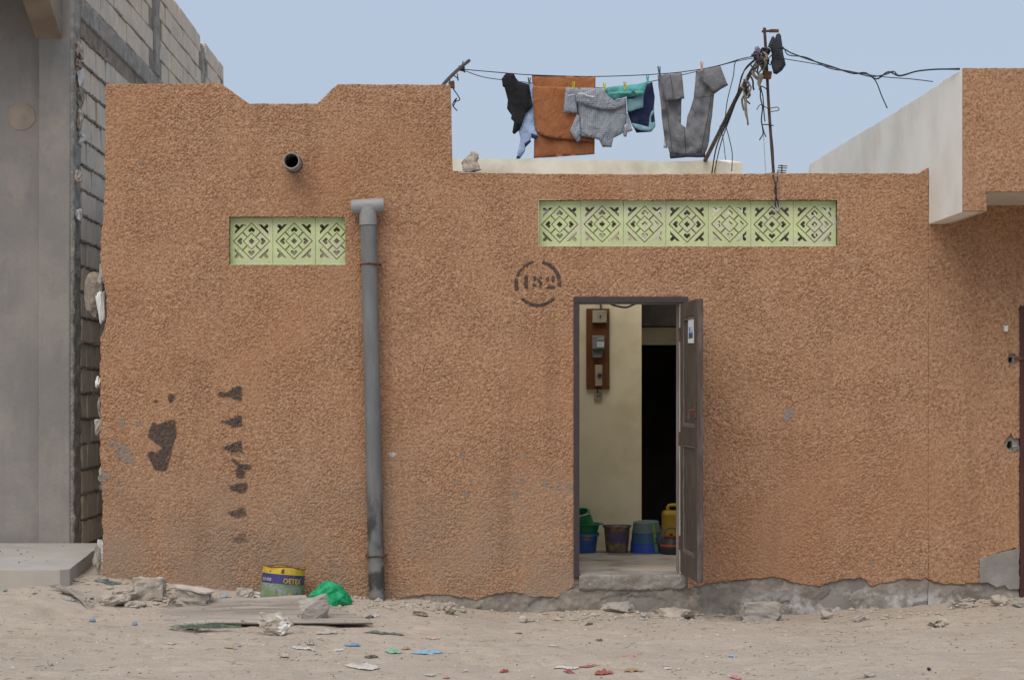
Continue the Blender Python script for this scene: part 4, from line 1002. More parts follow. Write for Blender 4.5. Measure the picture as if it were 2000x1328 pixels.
for k in range(16):
    t0 = random.uniform(0, 1); px = 1452 + 40 * t0 + random.uniform(-5, 5); py = 178 - 75 * t0 + random.uniform(-8, 8)
    yv = 2.1 - .45 * t0
    wire('rope_wrap', [W(px - 4, py, yv - .05), W(px + random.uniform(-6, 6), py + 8, yv - .07), W(px + random.uniform(-9, 9), py + 20, yv - .05), W(px + random.uniform(-10, 10), py + random.uniform(22, 40), yv - .04)], random.uniform(.005, .011), rope if k % 3 else M_black, parent=lp, n=4)
for (pa, pb, pc) in [((1458, 165), (1457, 205), (1461, 245)), ((1456, 170), (1455, 215), (1459, 232)), ((1461, 168), (1462, 180), (1462, 192))]:
    wire('rope_end', [W(*pa, 2.0), W(*pb, 1.98), W(*pc, 2.0)], .008, rope, parent=lp, n=4)
cloth('rag', [(1474, 92), (1481, 90), (1486, 97), (1484, 108), (1490, 118), (1497, 124), (1492, 130), (1482, 122), (1474, 112)], lilac, lp, Y=1.62, puff=.04, amp=.03, fs=(.04, .05), seed=30, step=.02)
cloth('rag', [(1484, 106), (1494, 100), (1500, 110), (1498, 126), (1490, 138), (1484, 128)], rope, lp, Y=1.60, puff=.03, amp=.03, fs=(.03, .06), seed=31, step=.02)
cloth('rag', [(1480, 146), (1488, 143), (1492, 150), (1488, 160), (1483, 172), (1479, 165)], rope, lp, Y=1.62, puff=.012, amp=.02, fs=(.03, .06), seed=32, step=.02)
v, f = rock_mesh(W(1494, 108, 1.64), .10, .09, .07, 66, 2, .4); link_mesh('knot', v, f, M_black, lp)
bg = cloth('hung_garment', [(1503, 82), (1507, 73), (1511, 71), (1514, 75), (1517, 67), (1522, 65), (1526, 70), (1528, 90), (1531, 112), (1535, 127), (1528, 138), (1517, 146), (1511, 144), (1507, 130), (1507, 108), (1504, 95), (1500, 90)], fabric('dark_slate_cloth', (.035, .04, .048), (.05, .055, .065)), Y=1.6, puff=.04, amp=.025, fs=(.05, .12), seed=33, step=.02, label='dark slate garment hung over the cables at the mast top', cat='clothing')
def cable(pts, r, label):
    n = len(pts); return wire('power_cable', [W(p, q, yv) for p, q, yv in pts], r * .8, M_black, label, 'cable', group='cables at the mast')
cable([(1500, 92, 1.6), (1530, 96, 1.45), (1545, 104, 1.35), (1580, 117, 1.1), (1625, 131, .8), (1665, 144, .5), (1690, 143, .35), (1712, 155, .25), (1735, 141, .1), (1757, 149, 0), (1790, 140, -.2), (1830, 136, -.5), (1874, 136, -.8)], .0075, 'thick twisted black cable from the mast top to the neighbouring roof')
cable([(1502, 88, 1.6), (1528, 92, 1.45), (1540, 108, 1.35), (1575, 113, 1.1), (1620, 134, .8), (1660, 140, .5), (1700, 150, .3), (1730, 146, .1), (1745, 140, .05), (1758, 148, 0), (1800, 138, -.25), (1874, 134.5, -.8)], .006, 'black cable wound around the thick cable right of the mast')
cable([(1505, 110, 1.6), (1535, 116, 1.4), (1600, 127, 1.0), (1650, 138, .7), (1720, 150, .35), (1780, 155, .05), (1822, 160, -.1)], .0045, 'thin cable sagging below the thick one right of the mast')
cable([(1700, 147, .3), (1712, 162, .3), (1722, 188, .32), (1733, 212, .35)], .0055, 'short cable dropping from the thick cable to the white flank wall')
cable([(1492, 104, 1.62), (1470, 120, 1.8), (1455, 136, 2.0), (1446, 160, 2.2), (1436, 200, 2.4), (1420, 240, 2.6), (1400, 285, 2.9), (1390, 340, 3.0)], .008, 'black cable running down along the leaning pole')
cable([(1490, 106, 1.62), (1462, 130, 1.8), (1448, 150, 2.0), (1440, 190, 2.2), (1428, 225, 2.4), (1408, 280, 2.9), (1394, 342, 3.0)], .006, 'second black cable beside the one along the leaning pole')
cable([(1485, 108, 1.62), (1460, 113, 1.7), (1437, 121, 1.8), (1432, 150, 1.9), (1420, 200, 2.0), (1417, 240, 2.1), (1424, 270, 2.3), (1430, 300, 2.5), (1429, 335, 2.6)], .005, 'thin cable looping left of the leaning pole down to the parapet end')
cable([(1420, 232, 2.2), (1408, 245, 2.3), (1406, 250, 2.3), (1412, 270, 2.4), (1417, 312, 2.6)], .004, 'thin loose cable curling between pole and parapet end')
cable([(1505, 341, .16), (1508, 338, .05), (1511, 348, -.03), (1516, 372, -.035), (1514, 400, -.03), (1518, 406, .03)], .007, 'black cable bent over the parapet into the lattice')
cable([(1519, 336, .16), (1519, 339, .05), (1518, 352, -.035), (1513, 372, -.04), (1519, 395, -.035), (1520, 406, .03)], .006, 'thin cable crossing the one that enters the lattice')
random.seed(77)
ce = thing('cable_tangle', W(1490, 125, 1.6), 'tangle of cut black cable ends knotted round the mast head', 'cable')
for i in range(8):
    a_ = (1478 + random.uniform(-4, 24), 96 + random.uniform(-6, 26))
    pts = [(a_[0], a_[1], 1.6 + random.uniform(-.08, .08))]
    for q in range(4): pts.append((pts[-1][0] + random.uniform(-13, 13), pts[-1][1] + random.uniform(-9, 16), 1.6 + random.uniform(-.1, .1)))
    wire('cable_end', [W(*q) for q in pts], random.choice((.004, .006, .007)), M_black, parent=ce, n=5)
cb = W(1518, 406, .03); v, f = rock_mesh((cb.x, .02, cb.z - .03), .05, .05, .05, 68, 2, .4); link_mesh('cable_wrapping', v, f, F_white, label='scrap of white wrapping where the cable enters the lattice', cat='wrapping')
fa = thing('television_antenna', W(1528, 345, 5.0), 'faint small antenna on the roof right of the mast', 'antenna')
MB().tube([W(1527, 360, 5.0), W(1527, 322, 5.0)], .008, 5).build('stem', wood, fa)
for k, q in enumerate((324, 328, 333, 337)): MB().tube([W(1520 - k, q, 5.0), W(1538 - k, q + 1, 5.0)], .006, 5).build('element', wood, fa)

# chunk of concrete on the parapet
v, f = rock_mesh(W(921, 338, .08), .15, .14, .14, 91, 3, .16, 14); 
v = [(p[0] + max(0, (p[2] - wz(338, .08)) - .07) * .25, p[1], p[2]) for p in v]
ck = link_mesh('concrete_chunk', v, f, M_rock, label='broken concrete chunk resting on the parapet below the line stick', cat='stone')
v, f = rock_mesh(W(925, 316, .08) , .075, .09, .075, 92, 3, .2, 14); link_mesh('chunk_top', v, f, M_rock, ck)
MB().box(wx(897, .02), wx(938, .02), -.01, .15, wz(339), wz(337)).build('mortar_bed', M_rock_g, ck)

# ================================================================== THINGS INSIDE THE DOORWAY
IY = 1.78; fz = .2225
def pos(px, Y): return Vector((wx(px, Y), Y, fz))
kp = lambda n, Y: n * (D + Y) / F
def plast(name, c1, c2=None, **kw): return mat(name, c1, c2, 7, .45, .4, bump=.05, **kw)
pb = thing('purple_bucket', pos(1205, IY), 'purple mottled plastic bucket standing in the middle of the doorway', 'bucket')
M_purp = mat('purple_mottled_plastic', (.085, .06, .17), (.10, .085, .06), 9, .45, .4, bump=.05, c3=(.30, .20, .05), s3=13)
c = pos(1205, IY)
MB().lathe(c, [(.086, 0), (.089, .006), (.107, .205), (.117, .207), (.117, .222), (.106, .222), (.100, .20), (.083, .012), (.0, .012)], 32).build('bucket_body', M_purp, pb, smooth=False)
MB().tube([c + Vector((.115 * math.cos(R(a_)), -.115 * math.sin(R(a_)) , .222 + .012 * math.sin(R(a_)))) for a_ in range(0, 181, 12)], .0035, 6).build('handle', M_purp, pb)
cloth('rag', [(1190, 1030), (1194, 1024), (1206, 1024), (1212, 1027), (1218, 1031), (1205, 1034)], fabric('red_rag', (.45, .09, .05), (.2, .3, .55)), pb, Y=IY, puff=.03, amp=.01, seed=40, step=.02)
bt = thing('blue_tub', pos(1264, IY), 'large blue tub standing upside down beside the kettle', 'tub')
c = pos(1264, IY)
M_tub = plast('blue_plastic', (.03, .085, .42), (.025, .065, .34)); M_tub2 = plast('slate_blue_plastic', (.04, .10, .20), (.035, .09, .17)); M_tub3 = plast('grey_green_plastic', (.12, .17, .155), (.10, .14, .13))
tl = Matrix.Rotation(R(-2.5), 3, 'Y') @ Matrix.Rotation(R(2), 3, 'X')
MB().lathe(c, [(.148, .0), (.148, .010), (.139, .012), (.131, .085)], 32, tl).build('rim_band', M_tub, bt)
MB().lathe(c, [(.133, .085), (.133, .09), (.129, .092), (.118, .168)], 32, tl).build('middle_band', M_tub2, bt)
MB().lathe(c, [(.121, .168), (.121, .173), (.116, .175), (.104, .250), (.099, .256), (.092, .250), (0, .250)], 32, tl).build('base_band', M_tub3, bt)
stp = MB(); 
for k in range(3):
    z0_, z1_ = ((.013, .083), (.093, .166), (.177, .245))[k]; r0_, r1_ = ((.141, .133), (.131, .120), (.118, .107))[k]
    an = R(-62); 
    vv = []
    for zq, rq in ((z0_, r0_), (z1_, r1_)):
        for dq in (-.10, .10): vv.append(c + tl @ Vector((rq * math.cos(an + dq) * 1.002, rq * math.sin(an + dq) * 1.002, zq)))
    for zq, rq in ((z0_, r0_ - .006), (z1_, r1_ - .006)):
        for dq in (-.10, .10): vv.append(c + tl @ Vector((rq * math.cos(an + dq), rq * math.sin(an + dq), zq)))
    stp.add(vv, [(0, 1, 3, 2), (4, 6, 7, 5), (0, 4, 5, 1), (2, 3, 7, 6), (0, 2, 6, 4), (1, 5, 7, 3)])
stp.build('paint_streak', plast('green_streak', (.12, .26, .05), (.2, .3, .05)), bt)
bb = thing('blue_basin', pos(1138, IY), 'blue plastic basin at the foot of the stack beside the door jamb', 'basin'); c = pos(1138, IY)
M_basin = mat('blue_yellow_plastic', (.03, .10, .36), (.025, .08, .30), 5, .45, .4, bump=.05, c3=(.28, .27, .04), s3=6)
MB().lathe(c, [(.105, 0), (.108, .006), (.122, .135), (.138, .137), (.138, .152), (.126, .152), (.11, .02), (0, .02)], 32).build('basin_body', M_basin, bb)
MB().lathe(c + Vector((0, 0, .1525)), [(.124, 0), (.136, .0), (.136, .010), (.124, .010)], 32).build('rim', M_tub, bb)
gb = thing('green_basin', pos(1140, IY) + Vector((0, 0, .163)), 'green plastic basin with a wide rim stacked on the blue basin', 'basin'); c = pos(1140, IY) + Vector((0, 0, .163))
M_green = plast('green_plastic', (.02, .20, .09), (.015, .16, .07))
MB().lathe(c, [(.11, 0), (.13, .062), (.162, .068), (.164, .076), (.155, .078), (.13, .074), (.11, .01), (0, .01)], 32).build('basin_body', M_green, gb)
gk = thing('green_bucket', c + Vector((-.02, 0, .08)), 'small green bucket lying tipped in the green basin', 'bucket')
tl2 = Matrix.Rotation(R(-14), 3, 'Y') @ Matrix.Rotation(R(18), 3, 'X')
MB().lathe(c + Vector((-.01, 0, .045)), [(.105, 0), (.10, .004), (.088, .13), (.080, .138), (.07, .135), (.085, .01)], 32, tl2).build('bucket_body', M_green, gk)
MB().tube([c + Vector((-.01, 0, .045)) + tl2 @ Vector((.10 * math.cos(R(a_)), -.10 * math.sin(R(a_)), .10 - .0 * a_ + .04 * math.sin(R(a_)))) for a_ in range(0, 181, 15)], .003, 6).build('handle', F_white, gk)
kt = thing('striped_kettle', pos(1311, 1.62), 'dark striped plastic kettle with an arched handle beside the door leaf', 'kettle'); c = pos(1311, 1.62)
M_ket = mat('dark_kettle_plastic', (.035, .045, .05), (.055, .05, .05), 10, .4, .4, bump=.05); M_ketr = plast('red_band_plastic', (.50, .07, .03), (.4, .06, .03))
MB().lathe(c, [(.07, 0), (.078, .004), (.085, .012), (.09, .03), (.094, .055), (.092, .064)], 28).build('kettle_base', M_ket, kt)
MB().lathe(c, [(.0935, .0645), (.096, .068), (.094, .080), (.0915, .082)], 28).build('band', M_ketr, kt)
MB().lathe(c, [(.0905, .0825), (.085, .10), (.075, .118), (.072, .126), (.05, .129), (.0, .13)], 28).build('kettle_shoulder', M_ket, kt)
MB().lathe(c, [(.058, .1305), (.055, .142), (.03, .150), (.012, .152), (.012, .165), (0, .167)], 24).build('lid', mat('maroon_plastic', (.13, .035, .03), bump=.05, rough=.4), kt)
MB().tube([c + Vector((.068 * math.cos(R(a_)), 0, .13 + .085 * math.sin(R(a_)))) for a_ in range(0, 181, 12)], .008, 8).build('handle', mat('grey_handle', (.12, .15, .15), bump=0, rough=.45), kt)
MB().tube([c + Vector((-.085, 0, .07)), c + Vector((-.11, 0, .10)), c + Vector((-.125, 0, .135))], [.014, .008], 10, 4).build('spout', M_ket, kt)
jc = thing('yellow_jerrycan', pos(1322, 1.98), 'dull yellow jerrycan behind the kettle', 'jerrycan'); c = pos(1322, 1.98)
M_yel = plast('yellow_can_plastic', (.42, .26, .02), (.36, .21, .02))
MB().box(c.x - .12, c.x + .12, c.y - .09, c.y + .09, fz, fz + .33).build('can_body', M_yel, jc, bevel=.03)
MB().tube([c + Vector((-.07, 0, .315)), c + Vector((-.07, 0, .37)), c + Vector((.03, 0, .37)), c + Vector((.03, 0, .315))], .014, 8, 3).build('handle', M_yel, jc)
MB().lathe(c + Vector((.085, 0, .325)), [(.022, 0), (.022, .02), (.026, .022), (.026, .045), (0, .046)], 16).build('cap', M_yel, jc)
# meter board
WY = 2.05
mbd = thing('meter_board', W(1167, 760, WY - .01), 'brown wooden board with electricity meter and fuse boxes on the passage wall', 'meter board')
def wb_(name, px0, px1, py0, py1, d0, d1, m, parent, **kw):
    return MB().box(wx(px0, WY), wx(px1, WY), WY - d1, WY - d0, wz(py1, WY), wz(py0, WY)).build(name, m, parent, **kw)
M_bw = mat('brown_board_wood', (.17, .065, .022), (.12, .045, .018), 10, .7, .3, bump=.3, stretch=(6, 6, 1)); M_gm = mat('grey_meter_case', (.20, .21, .21), bump=.05, rough=.5); M_bg = mat('beige_box', (.42, .36, .27), bump=.05, rough=.6)
wb_('board', 1145, 1190, 603, 760, .003, .025, M_bw, mbd, bevel=.003)
fb = wb_('fuse_box', 1156, 1184, 607, 631, .0255, .07, M_bg, mbd, bevel=.005); wb_('screw', 1170, 1173, 617, 621, .0705, .075, M_rust, fb)
mt = wb_('meter', 1155, 1179, 656, 683, .0255, .10, M_gm, mbd, bevel=.008)
wb_('dial_window', 1164, 1178, 668, 679, .1005, .104, mat('dial_face', (.55, .58, .60), bump=0, rough=.3), mt)
wb_('name_plate', 1165, 1177, 660, 664, .1005, .103, M_bg, mt)
v, f = prism([[(wx(1155, WY), wz(683.3, WY)), (wx(1177, WY), wz(683.3, WY)), (wx(1174, WY), wz(699, WY)), (wx(1157, WY), wz(699, WY))]], WY - .07, WY - .0255, fxz); link_mesh('terminal_cover', v, f, M_gm, mbd, bevel=.004)
br = wb_('breaker', 1161, 1175, 713, 754, .0255, .075, M_bg, mbd, bevel=.005)
wb_('switch', 1166, 1174, 730, 736, .0755, .085, M_black, br)
sk_ = thing('wall_socket', W(1168, 781, WY), 'small beige wall socket below the meter board', 'socket')
wb_('socket_plate', 1160, 1176, 766, 781, .001, .02, M_bg, sk_, bevel=.003)
wb_('socket_hole', 1165, 1167, 772, 775, .0205, .022, M_black, sk_); wb_('socket_hole', 1170, 1172, 772, 775, .0205, .022, M_black, sk_)
wire('meter_cable', [W(1173, 560, WY - .03), W(1173, 590, WY - .03), W(1174, 608, WY - .05)], .008, M_black, 'black cable running up from the meter board', 'cable')
wire('hanging_cable', [W(1180, 575, 1.9), W(1190, 592, 1.9), W(1210, 599, 1.9), W(1225, 600, 1.9), W(1240, 594, 1.9), W(1262, 588, 1.9)], .009, M_black, 'black cable drooping under the ceiling behind the door head', 'cable')
wire('socket_cable', [W(1168, 754, WY - .03), W(1167, 762, WY - .02), W(1168, 768, WY - .02)], .005, M_black, 'short cable between breaker and wall socket', 'cable')

# ================================================================== RUBBLE, SHEET, TIN, BAG, LITTER
def rock(px, py, w_, h_, m, label, seed, dep=.75, sink=.12, name='broken_stone', rough=.14, npts=15, base=None, sub=5, cat='stone', group=None, boxy=False):
    p = base or G(px, py); k = (D + p.y) / F
    sx, sz = w_ * k, h_ * k * 1.05; sy = sx * dep
    c = Vector((p.x, p.y + sy * .3, p.z - sz * sink)); v, f = rock_mesh(c, sx, sy, sz * (1 + sink), seed, sub, rough, npts, boxy)
    return link_mesh(name, v, f, m, label=label, cat=cat, group=group)
# corrugated sheet: ridges run along x
A0 = [W(212, 1188, 0), None]
cs0 = thing('corrugated_sheet', G(520, 1215), 'long weathered corrugated metal sheet lying on the sand below the paint tin', 'metal sheet')
M_corr = mat('weathered_ridge_shade_metal', (.36, .325, .285), (.25, .215, .18), 3.5, .85, .2, bump=.4, bscale=60, c3=(.17, .14, .115), s3=1.6, stretch=(.35, 15, 4), speck=(40, .66, (.14, .11, .09)))  # besides dirt, streaks along the ridges paint in their light and shade
bl, br_ = Vector((-2.50, -.40, .035)), Vector((-1.10, -.40, .105))
fl, frr = Vector((-2.05, -1.28, gzf(-2.05, -1.28) - .004)), Vector((-.56, -1.28, gzf(-.56, -1.28) + .028))
nu, nv = 90, 140
V = []; Fq = []
for i in range(nu + 1):
    for j in range(nv + 1):
        u = i / nu; w = j / nv
        p = (bl.lerp(br_, u)).lerp(fl.lerp(frr, u), w)
        ph = w * 10.0 * 2 * math.pi
        edge = .03 * float(pn(w * 9, 3, 7)) * (1 if i in (0, nu) else 0)
        lift = .012 * float(pn(u * 3, w * 1.5, 5)) + .006 * math.sin(u * math.pi) + .010 * float(pn(u * 9, w * 4, 8)) * u
        V.append((p.x + edge, p.y + .01 * float(pn(u * 5, w * 3, 6)), p.z + lift - .12 * max(0, .28 - u) + .0135 * math.sin(ph)))
for i in range(nu):
    for j in range(nv):
        a_ = i * (nv + 1) + j
        Fq.append((a_, a_ + 1, a_ + nv + 2, a_ + nv + 1))
SHEET = {}
link_mesh('sheet', V, Fq, M_corr, cs0, smooth=True, solid=.0025)
VA = np.array(V)
def sheet_z(x, y):
    d = (VA[:, 0] - x) ** 2 + (VA[:, 1] - y) ** 2; return float(VA[np.argsort(d)[:6], 2].max())
def on_sheet(px, py):
    p = G(px, py)
    for _ in range(12):
        z = sheet_z(p.x, p.y); Y = (H - z) * F / (py - CY) - D; p = Vector((wx(px, Y), Y, z))
    return p
s2 = thing('corrugated_scrap', G(140, 1166), 'bent scrap of corrugated metal beside the porch slab corner', 'metal sheet')
V = []; Fq = []; a0, a1, b0_, b1_ = G(95, 1152), G(215, 1182), G(120, 1160), G(195, 1196)
for i in range(25):
    for j in range(41):
        u, w = i / 24, j / 40; p = a0.lerp(a1, u).lerp(b0_.lerp(b1_, u), w)
        V.append((p.x, p.y, gzf(p.x, p.y) + .03 - .05 * u * u + .008 * math.sin(w * 3 * 2 * math.pi) + .015 * math.sin(u * 5)))
for i in range(24):
    for j in range(40): a_ = i * 41 + j; Fq.append((a_, a_ + 1, a_ + 42, a_ + 41))
link_mesh('sheet', V, Fq, M_corr, s2, smooth=True, solid=.0025)

rock(290, 1172, 68, 44, M_rock, 'pale concrete lump with a hollow against the terracotta wall', 401, .5, rough=.2, boxy=True)
rock(245, 1166, 62, 30, M_rock, 'knobbly brown concrete lump left of the pale one by the wall', 402, .6, rough=.22)
rock(222, 1184, 62, 22, M_rock, 'low half buried concrete piece behind the sheet corner', 403, .7, rough=.2)
p = on_sheet(378, 1184); p.z -= .02
bigc = rock(378, 1184, 74, 46, M_rock, 'broken concrete block with a smooth white top standing on the sheet', 404, .7, .0, rough=.26, base=p, boxy=True)
k = (D + p.y) / F
co = [bigc.location + q.co for q in bigc.data.vertices]
zpl = lambda x: p.z + 38 * k - (x - p.x) * .18
hit = [q for q in co if q.z > zpl(q.x) - .004]
for q, w in zip(bigc.data.vertices, co): q.co.z = min(w.z, zpl(w.x)) - bigc.location.z
cxh = sum(q.x for q in hit) / len(hit); cyh = sum(q.y for q in hit) / len(hit)
ring_ = []
for m_ in range(16):
    an = 2 * math.pi * m_ / 16; r_ = max([0.03] + [math.hypot(q.x - cxh, q.y - cyh) for q in hit if abs((math.atan2(q.y - cyh, q.x - cxh) - an + math.pi) % (2 * math.pi) - math.pi) < .5])
    r_ *= 1 + .22 * float(pn(m_ * .9, 5, 3)); ring_.append((cxh + math.cos(an) * r_, cyh + math.sin(an) * r_))
v, f = prism([ring_], -.006, .006, lambda u, w, d: (u, w, zpl(u) + d)); link_mesh('flat_top', v, f, mat('dusty_lime', (.58, .54, .48), (.47, .42, .36), 12, bump=.5), bigc)
rock(478, 1170, 36, 22, M_rock, 'rough concrete piece left of the paint tin', 405, .7, rough=.2)
rock(503, 1168, 24, 12, M_rock_w, 'small pale stone at the left foot of the paint tin', 406)
p = on_sheet(612, 1213)
rock(612, 1213, 62, 52, M_rock_g, 'large angular grey slab piece resting on the corrugated sheet', 417, .4, .02, rough=.10, npts=13, base=p)
rock(535, 1241, 74, 42, M_rock_w, 'rounded stone with white lime crust at the front of the sheet', 408, .8)
rock(1490, 1212, 88, 36, M_rock_g, 'long grey broken block lying against the cement plinth', 423, .45, .10, rough=.22, boxy=True)
rock(1022, 1216, 22, 13, M_rock_w, 'small pale stone in front of the wall left of the door', 410)
rock(1615, 1209, 26, 17, M_rock_w, 'small white pointed stone right of the long grey block', 411, npts=9, rough=.05)
rock(1682, 1214, 30, 14, M_rock, 'small crumbly brown stone right of the white pointed one', 412, rough=.25)
rock(1700, 1322, 28, 12, M_rock_g, 'grey pebble near the lower right edge of the street', 413)
rock(1815, 1312, 9, 7, mat('dark_stone', (.05, .045, .045), bump=.4), 'tiny dark stone right of the grey pebble', 414)
rock(1214, 1196, 80, 19, M_rock_g, 'flat grey stone lying below the door step', 415, .7, .45, rough=.1)
rock(1318, 1206, 86, 17, M_rock, 'flat sandy slab piece right of the door step', 416, .7, .5, rough=.12)
rock(1260, 1210, 22, 12, M_rock_g, 'small rounded stone between the two flat step stones', 418)
rock(880, 1200, 32, 24, M_rock, 'crumbly cement lump at the wall right of the drainpipe', 420, rough=.3)
rock(820, 1203, 34, 14, M_rock, 'low sandy clod in front of the crumbly cement lump', 421, rough=.25)
rock(852, 1190, 16, 14, M_rock_w, 'small grey clod against the wall right of the drainpipe', 422)
rock(1838, 1226, 50, 18, M_rock, 'low crumbled mound of cement on the right of the street', 423, .8, .35, rough=.3)
rock(1880, 1188, 60, 20, M_rock, 'fallen cement crumbs below the right end of the plinth', 424, .5, .3, rough=.3)
rock(1955, 1182, 40, 20, M_rock, 'brown stone under the broken corner of the neighbouring wall', 425, .6, .2, rough=.15)
rock(1990, 1186, 26, 10, M_rock_g, 'small grey stone at the far right foot of the wall', 426)
rock(98, 1300, 12, 8, M_rock_g, 'tiny grey pebble in the lower left sand', 427)
rock(555, 1284, 18, 9, M_rock_g, 'small flat pebble below the white plastic sheet', 428)
rock(905, 1196, 14, 8, M_rock, 'tiny clod right of the crumbly cement lump', 429)
rock(190, 1120, 16, 40, M_rock, 'rubble piece wedged in the gap beside the terracotta corner', 430, .8, .1, rough=.3, base=Vector((wx(190, .25), .2, .2)))
rock(194, 1090, 14, 50, M_rock_g, 'upright plaster scrap in the gap beside the porch slab', 431, .4, .1, rough=.2, base=Vector((wx(191, .5), .5, .2)))
rock(186, 1060, 14, 40, M_lime, 'white plaster scrap leaning deep in the gap', 432, .3, .1, rough=.2, base=Vector((wx(186, .9), 1.1, .22)))
rock(335, 1180, 42, 16, M_rock, 'low crumbled concrete piece between the two large lumps by the wall', 461, .7, .2, rough=.25)
rock(204, 1170, 30, 16, M_rock_g, 'grey mortar lump near the corner of the terracotta wall', 462, .7, .2, rough=.25)
rock(262, 1186, 44, 13, M_rock, 'flat dusty concrete piece beside the left edge of the sheet', 463, .7, .3, rough=.25)
rock(422, 1174, 26, 13, M_rock, 'small brown clod behind the white topped block', 464, .7, .2, rough=.25)
rock(450, 1180, 22, 10, M_rock_g, 'small grey clod behind the sheet left of the paint tin', 465, .7, .2, rough=.25)
rock(160, 1176, 26, 10, M_rock_g, 'small flat stone below the porch slab corner', 466, .7, .3, rough=.2)
# paint tin ------------------------------------------------------------------------
pc = G(548, 1166); pc.y = -.24; pc.z = gzf(pc.x, -.24) + .0
tin = thing('paint_tin', pc, 'dented yellow and blue paint tin marked DETEX against the wall', 'paint tin')
k = (D + pc.y) / F; TR = 42.5 * k; TH = 68 * k
tiltm = Matrix.Rotation(R(5.0), 3, 'Y') @ Matrix.Rotation(R(-4), 3, 'X')
cxt = Vector((wx(549, -.24), -.24, pc.z - .01))
def tin_pt(an, z, dr=0.0):
    r = TR * (1 - .03 * math.cos(2 * an + .6)) + dr
    dent = .018 * math.exp(-((an + 1.75) / .22) ** 2) * (z / TH) ** 3 + .012 * math.exp(-((an + 1.25) / .2) ** 2) * (z / TH) ** 6
    r -= dent
    sag = .006 * math.sin(an * 4 + .4) * max(0, (z / TH - .8)) / .2
    return cxt + tiltm @ Vector((r * math.cos(an), r * math.sin(an) * .95, z + sag))
M_ty = mat('tin_yellow', (.58, .40, .03), (.48, .32, .03), 30, .5, .4, bump=.2, speck=(60, .62, (.12, .09, .06))); M_tb = mat('tin_blue', (.045, .04, .18), (.035, .035, .13), 20, .5, .4, bump=.2, speck=(70, .64, (.2, .19, .2)))
M_tg = mat('tin_mossy_green', (.22, .26, .15), (.13, .22, .07), 12, .7, .3, bump=.4, speck=(90, .60, (.07, .08, .06)), c3=(.27, .30, .30), s3=9); M_rim = M_rust
def band(name, za, zb, m, dr=0, nz=6, seg=72, flip=False, parent=tin):
    v = []; f = []
    for j in range(nz + 1):
        for s in range(seg): v.append(tin_pt(2 * math.pi * s / seg - math.pi, za + (zb - za) * j / nz, dr))
    n = len(v)
    for j in range(nz + 1):
        for s in range(seg): v.append(tin_pt(2 * math.pi * s / seg - math.pi, za + (zb - za) * j / nz, dr - .003))
    for j in range(nz):
        for s in range(seg):
            s2_ = (s + 1) % seg; q = (j * seg + s, j * seg + s2_, (j + 1) * seg + s2_, (j + 1) * seg + s)
            f.append(q); f.append(tuple(n + i for i in q[::-1]))
    for s in range(seg):
        s2_ = (s + 1) % seg
        f.append((s2_, s, n + s, n + s2_)); f.append((nz * seg + s, nz * seg + s2_, n + nz * seg + s2_, n + nz * seg + s))
    return link_mesh(name, v, f, m, parent, smooth=False)
zA, zB, zC = TH * .52, TH * .79, TH * .985
body = band('tin_body', 0, zA, M_tg); bandb = band('blue_band', zA + .0005, zB, M_tb); bandy = band('yellow_band', zB + .0005, zC, M_ty)
rm = MB(); rm.tube([tin_pt(2 * math.pi * s / 60 - math.pi, zC + .002) for s in range(61)], .0035, 6, cap=False); rm.build('rim', M_rim, tin)
bt_ = MB(); bt_.add([tin_pt(2 * math.pi * s / 40, .004, -.004) for s in range(40)], [tuple(range(40))]); bt_.build('tin_bottom', M_rust, tin)
def text_on_tin(txt, a_c, z_c, hgt, m, wid, parent, name):
    cu = bpy.data.curves.new('t', 'FONT'); cu.body = txt; cu.size = 1.0; cu.align_x = 'CENTER'; cu.align_y = 'CENTER'; cu.extrude = 0; cu.offset = .025; cu.resolution_u = 2
    ob = bpy.data.objects.new('t', cu); COL.objects.link(ob)
    me_ = bpy.data.meshes.new_from_object(ob.evaluated_get(bpy.context.evaluated_depsgraph_get()))
    bpy.data.objects.remove(ob)
    co = np.array([v.co[:] for v in me_.vertices]); w_ = np.ptp(co[:, 0]); h_ = np.ptp(co[:, 1]); co[:, 0] -= (co[:, 0].max() + co[:, 0].min()) / 2; co[:, 1] -= (co[:, 1].max() + co[:, 1].min()) / 2
    v = []; 
    for d in (.0025, .0003):
        for c_2 in co: v.append(tin_pt(a_c + c_2[0] / w_ * wid / TR, z_c + c_2[1] / h_ * hgt, d))
    n = len(co); f = [tuple(p_.vertices) for p_ in me_.polygons]
    f2 = f + [tuple(i + n for i in q[::-1]) for q in f]
    link_mesh(name, v, f2, m, parent)
text_on_tin('DETEX', R(-90 + 33), zA + (zB - zA) * .36, (zB - zA) * .55, M_ty, 40 * k, bandb, 'lettering')
text_on_tin('JEUSS', R(-90 - 44), zA + (zB - zA) * .36, (zB - zA) * .4, mat('tin_white', (.45, .44, .38), bump=.1), 26 * k, bandb, 'lettering')
for an, zq, rr_ in ((-90 + 2, .16, .020), (-90 + 25, .24, .016), (-90 + 12, .10, .014)):
    pts = [(-1, -.8), (1, -.8), (.6, .4), (0, 1), (-.5, .3)]
    v = [tin_pt(R(an) + u * rr_ / TR, TH * zq + w * rr_ * .9, d) for d in (.0018, .0003) for u, w in pts]
    link_mesh('print_patch', v, [tuple(range(5)), tuple(range(9, 4, -1))], M_ty, body)
dk = MB(); dk.add([tin_pt(R(-88) + u * .012 / TR, zB + .02 + w * .014, d) for d in (.002, .0003) for u, w in ((-1, -1), (1, -1), (.8, 1), (-.7, 1.1))], [(0, 1, 2, 3), (7, 6, 5, 4)]); dk.build('rust_spot', M_rust, bandy)

